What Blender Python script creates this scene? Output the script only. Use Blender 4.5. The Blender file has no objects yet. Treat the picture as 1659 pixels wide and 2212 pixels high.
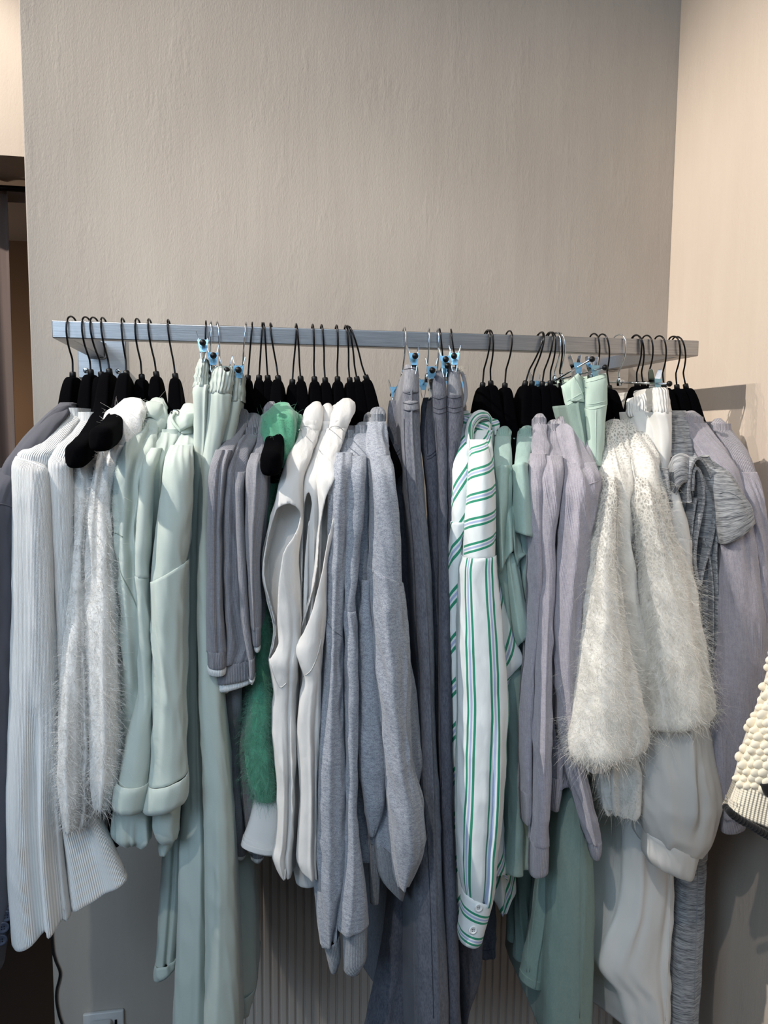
import bpy, bmesh, math, random
import numpy as np
from mathutils import Vector, Matrix
from mathutils.bvhtree import BVHTree

SC = bpy.context.scene
COL = SC.collection
PI = math.pi

# ------------------------------------------------------------------ camera
F_PX, CX, CY = 1692.0, 829.5, 1106.0
CAM_Z = 1.85
def _n(v): return v / np.linalg.norm(v)
def _ray(x, y): return np.array([(x - CX) / F_PX, -(y - CY) / F_PX, -1.0])
_D = _n(_ray(525, 939)); _Z = -_n(_ray(693, 18510)); _Z = _n(_Z - _D * (_Z @ _D)); _X = np.cross(_D, _Z)
RW = np.stack([_X, _D, _Z])                      # camera axes -> room axes (x along rail, y into wall, z up)
CAM = np.array([0.0, 0.0, CAM_Z])
cd = bpy.data.cameras.new('camera'); cam = bpy.data.objects.new('camera', cd); COL.objects.link(cam)
m4 = Matrix([[*RW[0], 0], [*RW[1], 0], [*RW[2], CAM_Z], [0, 0, 0, 1]])
cam.matrix_world = m4
cd.sensor_fit = 'VERTICAL'; cd.sensor_height = 24.0; cd.lens = 24.0 * F_PX / 2212.0
cd.clip_start = 0.05; cd.clip_end = 60
SC.camera = cam

# ------------------------------------------------------------------ world, lamps, exposure
SC.view_settings.view_transform = 'Standard'
SC.view_settings.look = 'None'
SC.view_settings.gamma = 1.0
SC.view_settings.use_curve_mapping = False
SC.view_settings.exposure = 0.1
SC.cycles.use_denoising = True
SC.cycles.max_bounces = 6; SC.cycles.diffuse_bounces = 4; SC.cycles.glossy_bounces = 3
SC.cycles.transmission_bounces = 2; SC.cycles.transparent_max_bounces = 4
SC.cycles.caustics_reflective = False; SC.cycles.caustics_refractive = False
W = bpy.data.worlds.new('daylight'); SC.world = W; W.use_nodes = True
W.node_tree.nodes['Background'].inputs[0].default_value = (0.66, 0.82, 1.0, 1)
W.node_tree.nodes['Background'].inputs[1].default_value = 0.12

def spot(name, loc, target, power, size_deg, blend, col, radius=0.02):
    l = bpy.data.lights.new(name, 'SPOT'); l.energy = power; l.color = col
    l.spot_size = math.radians(size_deg); l.spot_blend = blend; l.shadow_soft_size = radius
    o = bpy.data.objects.new(name, l); COL.objects.link(o); o.location = loc
    d = Vector(target) - Vector(loc); o.rotation_euler = d.to_track_quat('-Z', 'Y').to_euler()
    return o
WARM = (1.0, 0.92, 0.83)
spot('track_spot', (-2.0, 0.98, CAM_Z + 2.13), (0.75, 1.55, CAM_Z - 0.02), 425, 52, 0.8, WARM)
spot('track_spot', (-2.0, 1.68, CAM_Z + 2.11), (0.75, 1.60, CAM_Z + 0.0), 105, 43, 0.6, WARM)
spot('track_spot', (-2.0, 2.05, CAM_Z + 2.13), (0.95, 1.62, CAM_Z + 0.0), 75, 43, 0.6, WARM)
spot('track_spot', (-0.75, -0.35, CAM_Z + 2.0), (0.15, 1.55, CAM_Z - 0.02), 95, 42, 0.6, (1.0, 0.93, 0.85))
spot('recess_spot', (-1.3, 1.3, CAM_Z + 2.1), (-0.95, 2.75, CAM_Z + 0.85), 210, 42, 0.7, WARM)
def area(name, loc, target, power, sx, sy, col):
    l = bpy.data.lights.new(name, 'AREA'); l.energy = power; l.color = col; l.shape = 'RECTANGLE'; l.size = sx; l.size_y = sy
    o = bpy.data.objects.new(name, l); COL.objects.link(o); o.location = loc
    o.rotation_euler = (Vector(target) - Vector(loc)).to_track_quat('-Z', 'Y').to_euler(); return o
pl_ = bpy.data.lights.new('recess_fill_light', 'POINT'); pl_.energy = 5; pl_.color = (1.0, 0.8, 0.62); pl_.shadow_soft_size = 0.08  # added unseen light, brings out the brown inside the dark opening
po_ = bpy.data.objects.new('recess_fill_light', pl_); COL.objects.link(po_); po_.location = (-1.15, 3.3, CAM_Z + 0.05)
area('shop_window_daylight', (-0.1, -1.2, CAM_Z + 1.75), (0.25, 1.6, CAM_Z - 0.4), 27, 3.0, 1.3, (0.60, 0.79, 1.0))
dl = area('shop_door_daylight', (-1.45, -0.55, CAM_Z + 0.55), (-0.35, 1.5, CAM_Z - 0.75), 5.5, 1.1, 1.1, (0.58, 0.78, 1.0)); dl.data.spread = math.radians(75)

# ------------------------------------------------------------------ pixel -> room
YR = 1.678                    # rail centre line
RAILZ = CAM_Z + 0.2045
YWALL = 2.063
def at(x, y, n=0.0):
    d = RW @ _ray(x, y); t = (YR - n) / d[1]
    return CAM + d * t
def to_px(P):
    P = np.atleast_2d(P) - CAM
    c = P @ RW
    return np.stack([CX - F_PX * c[:, 0] / c[:, 2], CY + F_PX * c[:, 1] / c[:, 2]], 1)

# ------------------------------------------------------------------ materials
def lin(c):
    o = []
    for v in c:
        v = v / 255.0
        o.append(v / 12.92 if v <= 0.04045 else ((v + 0.055) / 1.055) ** 2.4)
    return (*o, 1.0)
class NT:
    def __init__(s, name):
        s.m = bpy.data.materials.new(name); s.m.use_nodes = True
        s.t = s.m.node_tree; s.b = s.t.nodes['Principled BSDF']
    def n(s, typ, **kw):
        nd = s.t.nodes.new(typ)
        for k, v in kw.items():
            if k.startswith('_'): setattr(nd, k[1:], v)
        return nd
    def l(s, a, b): s.t.links.new(a, b)
    def math(s, op, a, b=None, clamp=False):
        nd = s.t.nodes.new('ShaderNodeMath'); nd.operation = op; nd.use_clamp = clamp
        for i, v in enumerate((a, b)):
            if v is None: continue
            if isinstance(v, (int, float)): nd.inputs[i].default_value = v
            else: s.l(v, nd.inputs[i])
        return nd.outputs[0]
    def mix(s, f, a, b):
        nd = s.t.nodes.new('ShaderNodeMix'); nd.data_type = 'RGBA'
        for sock, v in ((nd.inputs['Factor'], f), (nd.inputs['A'] if 0 else nd.inputs[6], a), (nd.inputs[7], b)):
            if isinstance(v, (int, float, tuple)): sock.default_value = v
            else: s.l(v, sock)
        return nd.outputs[2]
    def noise(s, vec, scale, detail=3, rough=0.55, sx=None):
        if sx is not None:
            mp = s.t.nodes.new('ShaderNodeMapping'); s.l(vec, mp.inputs[0]); mp.inputs['Scale'].default_value = sx; vec = mp.outputs[0]
        nd = s.t.nodes.new('ShaderNodeTexNoise'); s.l(vec, nd.inputs['Vector'])
        nd.inputs['Scale'].default_value = scale; nd.inputs['Detail'].default_value = detail; nd.inputs['Roughness'].default_value = rough
        return nd.outputs['Fac']
    def ramp(s, f, lo, hi):
        nd = s.t.nodes.new('ShaderNodeMapRange'); nd.inputs[1].default_value = lo; nd.inputs[2].default_value = hi
        s.l(f, nd.inputs[0]); return nd.outputs[0]
    def bump(s, h, strength, dist, prev=None):
        nd = s.t.nodes.new('ShaderNodeBump'); nd.inputs['Strength'].default_value = strength; nd.inputs['Distance'].default_value = dist
        s.l(h, nd.inputs['Height'])
        if prev is not None: s.l(prev, nd.inputs['Normal'])
        return nd.outputs[0]
    def uv(s): return s.n('ShaderNodeTexCoord').outputs['UV']
    def ob(s): return s.n('ShaderNodeTexCoord').outputs['Object']
    def sep(s, v):
        nd = s.n('ShaderNodeSeparateXYZ'); s.l(v, nd.inputs[0]); return nd.outputs
    def setp(s, **kw):
        for k, v in kw.items():
            k = k.replace('_', ' ').title() if k not in s.b.inputs else k
            if k in s.b.inputs: s.b.inputs[k].default_value = v

def fabric(name, c1, c2=None, rib=0, rib_h=0.0006, heather=0, hscale=900, hstretch=(1, 1, 1), grain=1500, grain_h=0.0002,
           sheen=0.25, rough=0.85, broad=0.06, twill=0, course=0, voro=0, spec=0.25, transl=0.0, jitter=0, lace=0.0, stripes=None, wrinkle=0.0):
    """Cloth: base colour, heather flecks, ribs running down the cloth, weave bump."""
    k = NT(name); uv = k.uv(); S = k.sep(uv)
    c1 = lin(c1); c2 = lin(c2) if c2 else tuple(v * 0.8 for v in c1[:3]) + (1,)
    col = None
    nb = k.noise(uv, 9, 3)
    col = k.mix(k.math('MULTIPLY', k.ramp(nb, 0.3, 0.7), broad * 4), c1, tuple(v * 0.86 for v in c1[:3]) + (1,))
    nrm = None
    if heather:
        f = k.noise(uv, hscale, 2, 0.7, sx=hstretch)
        f2 = k.noise(uv, hscale * 0.28, 2, 0.6, sx=hstretch)
        f = k.math('ADD', k.math('MULTIPLY', f, 0.65), k.math('MULTIPLY', f2, 0.35))
        col = k.mix(k.math('MULTIPLY', k.ramp(f, 0.40, 0.62), heather), col, c2)
    if rib:
        ru = S[0]
        if jitter: ru = k.math('ADD', S[0], k.math('MULTIPLY', k.noise(uv, 34, 2, 0.5, sx=(1, 0.5, 1)), 0.014))
        w = k.math('SINE', k.math('MULTIPLY', ru, 2 * PI * rib))
        nrm = k.bump(w, 0.9, rib_h, nrm)
        col = k.mix(k.math('MULTIPLY', k.ramp(w, 0.0, -1.0), 0.22), col, c2)
    if course:
        w = k.math('SINE', k.math('MULTIPLY', S[1], 2 * PI * course)); nrm = k.bump(w, 0.6, 0.0004, nrm)
    if twill:
        t = k.math('SINE', k.math('MULTIPLY', k.math('ADD', S[0], k.math('MULTIPLY', S[1], 0.6)), 2 * PI * twill))
        nrm = k.bump(t, 0.5, 0.0003, nrm)
        col = k.mix(k.math('MULTIPLY', k.ramp(t, 0.2, 1.0), 0.35), col, c2)
    if voro:
        v = k.n('ShaderNodeTexVoronoi', _feature='DISTANCE_TO_EDGE'); mp = k.n('ShaderNodeMapping'); k.l(uv, mp.inputs[0])
        mp.inputs['Scale'].default_value = (1.0, 0.75, 1); k.l(mp.outputs[0], v.inputs['Vector']); v.inputs['Scale'].default_value = voro
        h = k.ramp(v.outputs['Distance'], 0.0, 0.30)
        nz = k.ramp(k.noise(uv, 14, 2), 0.42, 0.62)
        hole = k.math('MULTIPLY', h, k.math('ADD', k.math('MULTIPLY', nz, 0.75), 0.25))
        if lace: hole = k.math('MULTIPLY', h, k.math('ADD', k.math('MULTIPLY', k.ramp(S[1], lace, 0.03), 1.6), 0.12))   # open stitches at the shoulder
        col = k.mix(k.math('MULTIPLY', hole, 0.5, True), col, c2); nrm = k.bump(h, -0.6, 0.0015, nrm)
    if stripes:
        # woven stripe groups: green, blue, green, repeating; (cos, sin, offset)
        a, b, off = stripes
        w = k.math('ADD', k.math('ADD', k.math('MULTIPLY', S[0], a), k.math('MULTIPLY', S[1], b)), off)
        ph = k.math('MULTIPLY', k.math('FRACT', k.math('DIVIDE', k.math('ADD', w, 10.0), 0.047)), 0.047)
        def band(cn, hw): return k.math('LESS_THAN', k.math('ABSOLUTE', k.math('SUBTRACT', ph, cn)), hw)
        col = k.mix(k.math('MAXIMUM', band(0.0035, 0.0023), band(0.0175, 0.0023)), col, lin((46, 140, 110)))
        col = k.mix(band(0.0105, 0.0019), col, lin((168, 180, 212)))
    if grain:
        nrm = k.bump(k.noise(uv, grain, 2, 0.7), 0.5, grain_h, nrm)
    if wrinkle:
        nrm = k.bump(k.noise(uv, 38, 3, 0.5, sx=(1.3, 0.6, 1)), 0.8, wrinkle, nrm)
    k.l(col, k.b.inputs['Base Color'])
    if nrm is not None: k.l(nrm, k.b.inputs['Normal'])
    k.b.inputs['Roughness'].default_value = rough
    k.b.inputs['Specular IOR Level'].default_value = spec
    k.b.inputs['Sheen Weight'].default_value = sheen; k.b.inputs['Sheen Roughness'].default_value = 0.5
    if transl:                                  # thin cloth lets some light through
        tr = k.n('ShaderNodeBsdfTranslucent'); k.l(col, tr.inputs['Color']); mx = k.n('ShaderNodeMixShader'); mx.inputs[0].default_value = transl
        if nrm is not None: k.l(nrm, tr.inputs['Normal'])
        k.l(k.b.outputs[0], mx.inputs[1]); k.l(tr.outputs[0], mx.inputs[2]); k.l(mx.outputs[0], k.t.nodes['Material Output'].inputs[0])
    return k.m

def plain(name, c, rough=0.5, metal=0.0, sheen=0.0, spec=0.5, bump=None):
    k = NT(name); k.b.inputs['Base Color'].default_value = lin(c); k.b.inputs['Roughness'].default_value = rough
    k.b.inputs['Metallic'].default_value = metal; k.b.inputs['Sheen Weight'].default_value = sheen; k.b.inputs['Specular IOR Level'].default_value = spec
    if bump: k.l(k.bump(k.noise(k.ob(), bump[0], 3), 0.6, bump[1]), k.b.inputs['Normal'])
    return k.m

def wall_mat(name, c1, c2, brush=True):
    k = NT(name); ob = k.ob()
    big = k.noise(ob, 2.2, 4, 0.6, sx=(1.0, 1.0, 0.55)); mid = k.noise(ob, 14, 3, 0.6, sx=(1.6, 1.6, 0.18))
    f = k.math('ADD', k.math('MULTIPLY', k.ramp(big, 0.32, 0.68), 0.6), k.math('MULTIPLY', k.ramp(mid, 0.3, 0.7), 0.4))
    col = k.mix(f, lin(c1), lin(c2)); k.l(col, k.b.inputs['Base Color'])
    n1 = k.bump(k.noise(ob, 60, 4, 0.6, sx=(1.6, 1.6, 0.16)), 0.35, 0.0012)
    n2 = k.bump(k.noise(ob, 190, 3, 0.65, sx=(1.4, 1.4, 0.75)), 0.45, 0.0014, n1)
    n3 = k.bump(k.ramp(k.noise(ob, 9, 4, 0.7, sx=(1.5, 1.5, 0.5)), 0.55, 0.75), 0.5, 0.0012, n2)
    k.l(n3, k.b.inputs['Normal']); k.b.inputs['Roughness'].default_value = 0.62; k.b.inputs['Specular IOR Level'].default_value = 0.3
    return k.m

M = {}
M['wall'] = wall_mat('painted plaster', (184, 176, 166), (172, 163, 154))
M['wall_cream'] = wall_mat('cream plaster', (214, 200, 185), (205, 190, 175))
M['wall_dim'] = plain('brown plaster', (120, 98, 78), 0.8)
M['header'] = plain('grey painted soffit', (120, 112, 108), 0.7)
M['floor'] = plain('dark timber floor', (62, 50, 42), 0.5, bump=(40, 0.001))
M['ceiling'] = plain('ceiling paint', (215, 210, 204), 0.9)
M['radiator'] = plain('enamel cream radiator', (196, 186, 176), 0.45)
M['socket'] = plain('white socket plastic', (205, 203, 200), 0.35)
M['cable'] = plain('black cable rubber', (14, 14, 15), 0.5)
M['black_velvet'] = plain('black velvet flock', (3, 3, 5), 0.95, sheen=0.0, spec=0.03, bump=(900, 0.0004))
M['black_metal'] = plain('black nickel wire', (42, 42, 44), 0.22, 0.9)
M['black_plastic'] = plain('black plastic', (6, 6, 7), 0.45, spec=0.3)
M['chrome'] = plain('chrome wire', (215, 220, 226), 0.12, 1.0)
k = NT('brushed steel'); ob = k.ob()
fb = k.noise(ob, 900, 3, 0.6, sx=(0.015, 1, 1))
k.l(k.mix(k.ramp(fb, 0.3, 0.7), lin((156, 156, 158)), lin((188, 188, 189))), k.b.inputs['Base Color'])
k.l(k.bump(fb, 0.25, 0.0004), k.b.inputs['Normal']); k.b.inputs['Metallic'].default_value = 1.0; k.b.inputs['Roughness'].default_value = 0.36
M['steel'] = k.m
M['sky_tint'] = plain('sky tinted chrome', (140, 188, 214), 0.28, 0.9, bump=(700, 0.0006))  # sky reflection on the clip plates, put into the metal's tint
M['denim_pale'] = fabric('pale washed grey denim', (164, 164, 168), (112, 114, 124), heather=0.8, hscale=320, hstretch=(1.6, 0.4, 1), twill=700, grain=900, broad=0.5, sheen=0.1)
M['mohair_lace'] = fabric('cream mohair lace knit', (240, 236, 227), (128, 125, 118), voro=165, grain=500, grain_h=0.001, sheen=0.6, rough=0.95, lace=0.24)
M['curtain'] = fabric('mauve curtain', (128, 112, 106), sheen=0.4)
M['white_rib'] = fabric('white ribbed knit', (236, 236, 234), (205, 210, 216), rib=420, rib_h=0.0007, grain=900)
M['white_rib_h'] = fabric('white ribbed knit shoulder', (236, 236, 234), (205, 210, 216), rib=300, rib_h=0.0008, grain=900)
M['mohair'] = fabric('cream mohair knit', (240, 236, 227), (186, 180, 168), voro=230, grain=500, grain_h=0.001, sheen=0.6, rough=0.95)
M['mohair_white'] = fabric('white mohair knit', (226, 224, 220), (176, 172, 166), voro=280, grain=500, grain_h=0.001, sheen=0.6, rough=0.95)
M['mohair_green'] = fabric('green mohair knit', (88, 156, 124), (48, 110, 84), voro=280, grain=500, grain_h=0.001, sheen=0.5, rough=0.95)
M['sage'] = fabric('sage sweat fabric', (180, 190, 182), (164, 175, 168), heather=0.3, hscale=1100, grain=1700, sheen=0.3)
M['sage_trouser'] = fabric('sage ponte fabric', (178, 188, 180), (162, 173, 166), heather=0.3, hscale=1000, hstretch=(0.4, 1.6, 1), grain=1800, sheen=0.25)
M['grey_knit'] = fabric('mid grey fine knit', (140, 140, 146), (108, 108, 116), heather=0.7, hscale=700, hstretch=(0.6, 1.5, 1), grain=1500, rib=500, rib_h=0.0003, sheen=0.3)
M['grey_knit_rib'] = fabric('mid grey rib', (144, 143, 149), (102, 102, 110), heather=0.5, hscale=700, rib=330, rib_h=0.0009, sheen=0.3)
M['white_trim'] = fabric('white knit trim', (240, 240, 238), (214, 214, 212), rib=330, rib_h=0.0005)
M['cotton'] = fabric('white cotton poplin', (245, 243, 240), (236, 234, 230), transl=0.42, grain=1400, grain_h=0.0001, sheen=0.1, wrinkle=0.0035, broad=0.02)
M['heather'] = fabric('grey heather fleece', (168, 172, 180), (104, 110, 122), heather=0.95, hscale=560, hstretch=(0.7, 1.4, 1), grain=1200, sheen=0.3)
M['heather_rib'] = fabric('grey heather rib', (164, 168, 175), (104, 109, 118), heather=0.8, hscale=560, rib=300, rib_h=0.0009, sheen=0.3)
M['denim'] = fabric('washed grey denim', (132, 134, 142), (78, 80, 92), heather=0.75, hscale=320, hstretch=(1.6, 0.4, 1), twill=750, grain=900, broad=0.6, sheen=0.1)
M['denim_dark'] = fabric('dark grey denim', (108, 110, 120), (60, 62, 75), heather=0.75, hscale=320, hstretch=(1.6, 0.4, 1), twill=750, grain=900, broad=0.6, sheen=0.1)
M['denim_thread'] = plain('dark denim thread', (58, 60, 70), 0.8)
STW = (224, 230, 230)
M['stripe_v'] = fabric('green striped viscose', STW, (222, 226, 226), stripes=(1, 0, 0.012), sheen=0.15, rough=0.55, broad=0.02, wrinkle=0.002)
M['stripe_s'] = fabric('green striped viscose crosswise', STW, (222, 226, 226), stripes=(0.30, 1, 0.0), sheen=0.15, rough=0.55, broad=0.02, wrinkle=0.002)
M['stripe_d'] = fabric('green striped viscose bias', STW, (222, 226, 226), stripes=(0.85, 0.5, 0.0), sheen=0.15, rough=0.55, broad=0.02, wrinkle=0.002)
M['stripe_c'] = fabric('green striped viscose collar', STW, (222, 226, 226), stripes=(1, 0, 0.0435), sheen=0.15, rough=0.55, broad=0.02)
M['stripe_h'] = fabric('green striped viscose cuff', STW, (222, 226, 226), stripes=(0, 1, 0.036), sheen=0.15, rough=0.55, broad=0.02)
M['tee'] = fabric('sage green crinkle jersey', (164, 188, 180), (146, 172, 165), heather=0.5, hscale=260, hstretch=(1.5, 0.5, 1), grain=700, grain_h=0.0005, sheen=0.15, wrinkle=0.002)
M['tee_rib'] = fabric('sage green rib', (164, 196, 184), (138, 170, 160), rib=420, rib_h=0.0006)
M['lilac'] = fabric('lilac grey wool knit', (178, 173, 182), (146, 141, 152), heather=0.75, hscale=420, grain=900, grain_h=0.0005, rib=420, rib_h=0.0003, sheen=0.45)
M['lilac_rib'] = fabric('lilac grey rib', (182, 177, 184), (140, 136, 146), heather=0.5, hscale=420, rib=280, rib_h=0.001, sheen=0.4)
M['mint'] = fabric('mint twill denim', (190, 209, 196), (170, 193, 180), twill=700, heather=0.3, hscale=300, hstretch=(1.6, 0.4, 1), grain=900, sheen=0.1)
M['teal'] = fabric('dusty green denim', (140, 160, 151), (116, 138, 130), twill=700, heather=0.4, hscale=300, hstretch=(1.6, 0.4, 1), grain=900, broad=0.12, sheen=0.1)
M['white_pant'] = fabric('white crepe', (228, 226, 221), (226, 224, 218), grain=1400, grain_h=0.0002, sheen=0.2, wrinkle=0.001)
M['satin'] = fabric('ivory satin', (228, 226, 221), (220, 218, 213), transl=0.2, grain=0, sheen=0.1, rough=0.38, spec=0.45, broad=0.02, wrinkle=0.001)
M['melange'] = fabric('grey melange jersey', (180, 182, 184), (78, 82, 88), heather=1.0, hscale=240, hstretch=(0.18, 2.4, 1), grain=900, sheen=0.25)
M['blazer'] = fabric('charcoal wool suiting', (84, 84, 92), (70, 70, 80), twill=900, grain=1500, sheen=0.15)
M['button_dark'] = plain('dark horn button', (62, 66, 80), 0.35)
M['button_white'] = plain('white pearl button', (232, 236, 236), 0.3)
M['crochet'] = fabric('cream wool crochet', (240, 230, 208), (206, 192, 168), grain=700, grain_h=0.001, sheen=0.4, broad=0.03)
M['crochet_rib'] = fabric('cream wool rib', (240, 230, 208), (222, 208, 184), rib=150, rib_h=0.0012, course=190, grain=700, sheen=0.4)
M['black_wool'] = fabric('black wool', (18, 18, 22), (10, 10, 14), rib=150, rib_h=0.002, sheen=0.2)
M['navy'] = fabric('navy cloth', (34, 34, 48), (24, 24, 36))
M['sage_shirr'] = fabric('sage shirred waist', (180, 189, 181), (166, 176, 168), rib=150, rib_h=0.0011, grain=1800, sheen=0.25, jitter=1)
M['white_shirr'] = fabric('white shirred waist', (228, 226, 221), (218, 216, 211), rib=170, rib_h=0.0008, grain=1400, sheen=0.2, jitter=1)
M['sage_seam_shade'] = plain('sage seam groove shade', (128, 140, 130), 0.9)  # darker than the cloth: the shadow of the seam groove as colour
M['heather_seam_shade'] = plain('grey seam groove shade', (112, 114, 120), 0.9)  # groove shadow of the sweatshirt seams, put into the colour
M['white_seam_shade'] = plain('white seam groove shade', (196, 194, 190), 0.9)  # blouse seams toned down to paint the shade in their grooves
M['cord'] = plain('sage cord', (176, 190, 178), 0.8)
M['tag_paper'] = plain('cream paper tag', (225, 215, 200), 0.7)

# ------------------------------------------------------------------ object helpers
def link_mesh(name, verts, faces, mat, parent=None, uvs=None, smooth=True):
    me = bpy.data.meshes.new(name)
    me.from_pydata([tuple(v) for v in verts], [], faces)
    if uvs is not None:
        ul = me.uv_layers.new(name='UVMap')
        li = np.zeros(len(me.loops), dtype=np.int32); me.loops.foreach_get('vertex_index', li)
        ul.data.foreach_set('uv', np.asarray(uvs, dtype=np.float32)[li].ravel())
    if smooth: me.polygons.foreach_set('use_smooth', np.ones(len(me.polygons), dtype=bool))
    me.materials.append(mat); me.update()
    o = bpy.data.objects.new(name, me); COL.objects.link(o)
    if parent is not None: set_parent(o, parent)
    return o
def set_parent(o, p):
    o.parent = p; o.matrix_parent_inverse = world_of(p).inverted()
def world_of(o):
    m = o.matrix_basis.copy()
    if o.parent is not None: m = world_of(o.parent) @ o.matrix_parent_inverse @ m
    return m
def tag(o, label, cat, group=None, kind=None):
    if label: o['label'] = label
    if cat: o['category'] = cat
    if group: o['group'] = group
    if kind: o['kind'] = kind
    return o
def empty(name, loc, label, cat, group=None):
    o = bpy.data.objects.new(name, None); COL.objects.link(o); o.location = tuple(loc); o.empty_display_size = 0.02
    return tag(o, label, cat, group)

class MB:
    """Collects shapes into one mesh."""
    def __init__(s): s.v = []; s.f = []
    def add(s, v, f):
        b = len(s.v); s.v += [tuple(p) for p in v]; s.f += [tuple(i + b for i in q) for q in f]
    def box(s, lo, hi, bev=0.0):
        bm = bmesh.new(); bmesh.ops.create_cube(bm, size=1)
        for v in bm.verts: v.co = Vector([(lo[i] + hi[i]) / 2 + v.co[i] * (hi[i] - lo[i]) for i in range(3)])
        if bev: bmesh.ops.bevel(bm, geom=list(bm.edges), offset=bev, segments=3, affect='EDGES', profile=0.5)
        bm.verts.index_update(); s.add([v.co for v in bm.verts], [[v.index for v in f.verts] for f in bm.faces]); bm.free()
    def tube(s, pts, r, seg=10, closed=False, cap=True):
        P = [np.array(p, float) for p in pts]; n = len(P); rs = r if hasattr(r, '__len__') else [r] * n
        V = []; prev = None
        for i in range(n):
            a = P[(i - 1) % n] if (closed or i > 0) else P[i]; b = P[(i + 1) % n] if (closed or i < n - 1) else P[i]
            t = b - a; t = t / (np.linalg.norm(t) + 1e-12)
            if prev is None:
                h = np.array([0, 0, 1.0]) if abs(t[2]) < 0.9 else np.array([1.0, 0, 0]); u = np.cross(t, h)
            else: u = prev - t * (prev @ t)
            u = u / (np.linalg.norm(u) + 1e-12); w = np.cross(t, u); prev = u
            for k in range(seg):
                a_ = 2 * PI * k / seg; V.append(P[i] + (u * math.cos(a_) + w * math.sin(a_)) * rs[i])
        Fc = []
        for i in range(n if closed else n - 1):
            for k in range(seg):
                j = (i + 1) % n
                Fc.append((i * seg + k, i * seg + (k + 1) % seg, j * seg + (k + 1) % seg, j * seg + k))
        if cap and not closed:
            Fc.append(tuple(range(seg))[::-1]); Fc.append(tuple((n - 1) * seg + k for k in range(seg)))
        s.add(V, Fc)
    def ball(s, c, r, sc=(1, 1, 1)):
        bm = bmesh.new(); bmesh.ops.create_uvsphere(bm, u_segments=16, v_segments=10, radius=r)
        bm.verts.index_update(); s.add([(c[0] + v.co.x * sc[0], c[1] + v.co.y * sc[1], c[2] + v.co.z * sc[2]) for v in bm.verts], [[v.index for v in f.verts] for f in bm.faces]); bm.free()
    def build(s, name, mat, parent=None, smooth=True): return link_mesh(name, s.v, s.f, mat, parent, None, smooth)

def smooth_path(pts, k=6, closed=False):
    P = np.array(pts, float); n = len(P); out = []
    for i in range(n if closed else n - 1):
        p1, p2 = P[i], P[(i + 1) % n]
        p0 = P[i - 1] if (closed or i > 0) else 2 * p1 - p2
        p3 = P[(i + 2) % n] if (closed or i < n - 2) else 2 * p2 - p1
        for j in range(k):
            t = j / k
            out.append(0.5 * ((2 * p1) + (-p0 + p2) * t + (2 * p0 - 5 * p1 + 4 * p2 - p3) * t * t + (-p0 + 3 * p1 - 3 * p2 + p3) * t ** 3))
    if not closed: out.append(P[-1])
    return np.array(out)

# ------------------------------------------------------------------ noise, interpolation
_rng = np.random.RandomState(7); _TAB = _rng.rand(32, 32, 32) * 2 - 1
def noise3(x, y, z):
    x, y, z = np.broadcast_arrays(x, y, z)
    xi, yi, zi = np.floor(x).astype(int), np.floor(y).astype(int), np.floor(z).astype(int)
    fx, fy, fz = x - xi, y - yi, z - zi
    fx = fx * fx * (3 - 2 * fx); fy = fy * fy * (3 - 2 * fy); fz = fz * fz * (3 - 2 * fz)
    r = 0
    for a in (0, 1):
        for b in (0, 1):
            for c in (0, 1):
                r = r + _TAB[(xi + a) & 31, (yi + b) & 31, (zi + c) & 31] * (fx if a else 1 - fx) * (fy if b else 1 - fy) * (fz if c else 1 - fz)
    return r
def pchip(t, Y, q):
    """Smooth interpolation of the rows Y at t without overshoot."""
    t = np.asarray(t, float); Y = np.asarray(Y, float); n = len(t); h = np.diff(t)[:, None]; dl = np.diff(Y, axis=0) / h
    m = np.zeros_like(Y)
    if n == 2: m[:] = dl[0]
    else:
        s = (dl[:-1] * dl[1:]) > 0; w1 = 2 * h[1:] + h[:-1]; w2 = h[1:] + 2 * h[:-1]
        with np.errstate(divide='ignore', invalid='ignore'):
            hm = (w1 + w2) / (w1 / dl[:-1] + w2 / dl[1:])
        m[1:-1] = np.where(s, hm, 0); m[0] = dl[0]; m[-1] = dl[-1]
    i = np.clip(np.searchsorted(t, q, side='right') - 1, 0, n - 2); u = ((q - t[i]) / h[i, 0])[:, None]
    return (Y[i] * (1 + 2 * u) * (1 - u) ** 2 + m[i] * h[i] * u * (1 - u) ** 2 + Y[i + 1] * u * u * (3 - 2 * u) + m[i + 1] * h[i] * u * u * (u - 1))

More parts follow.
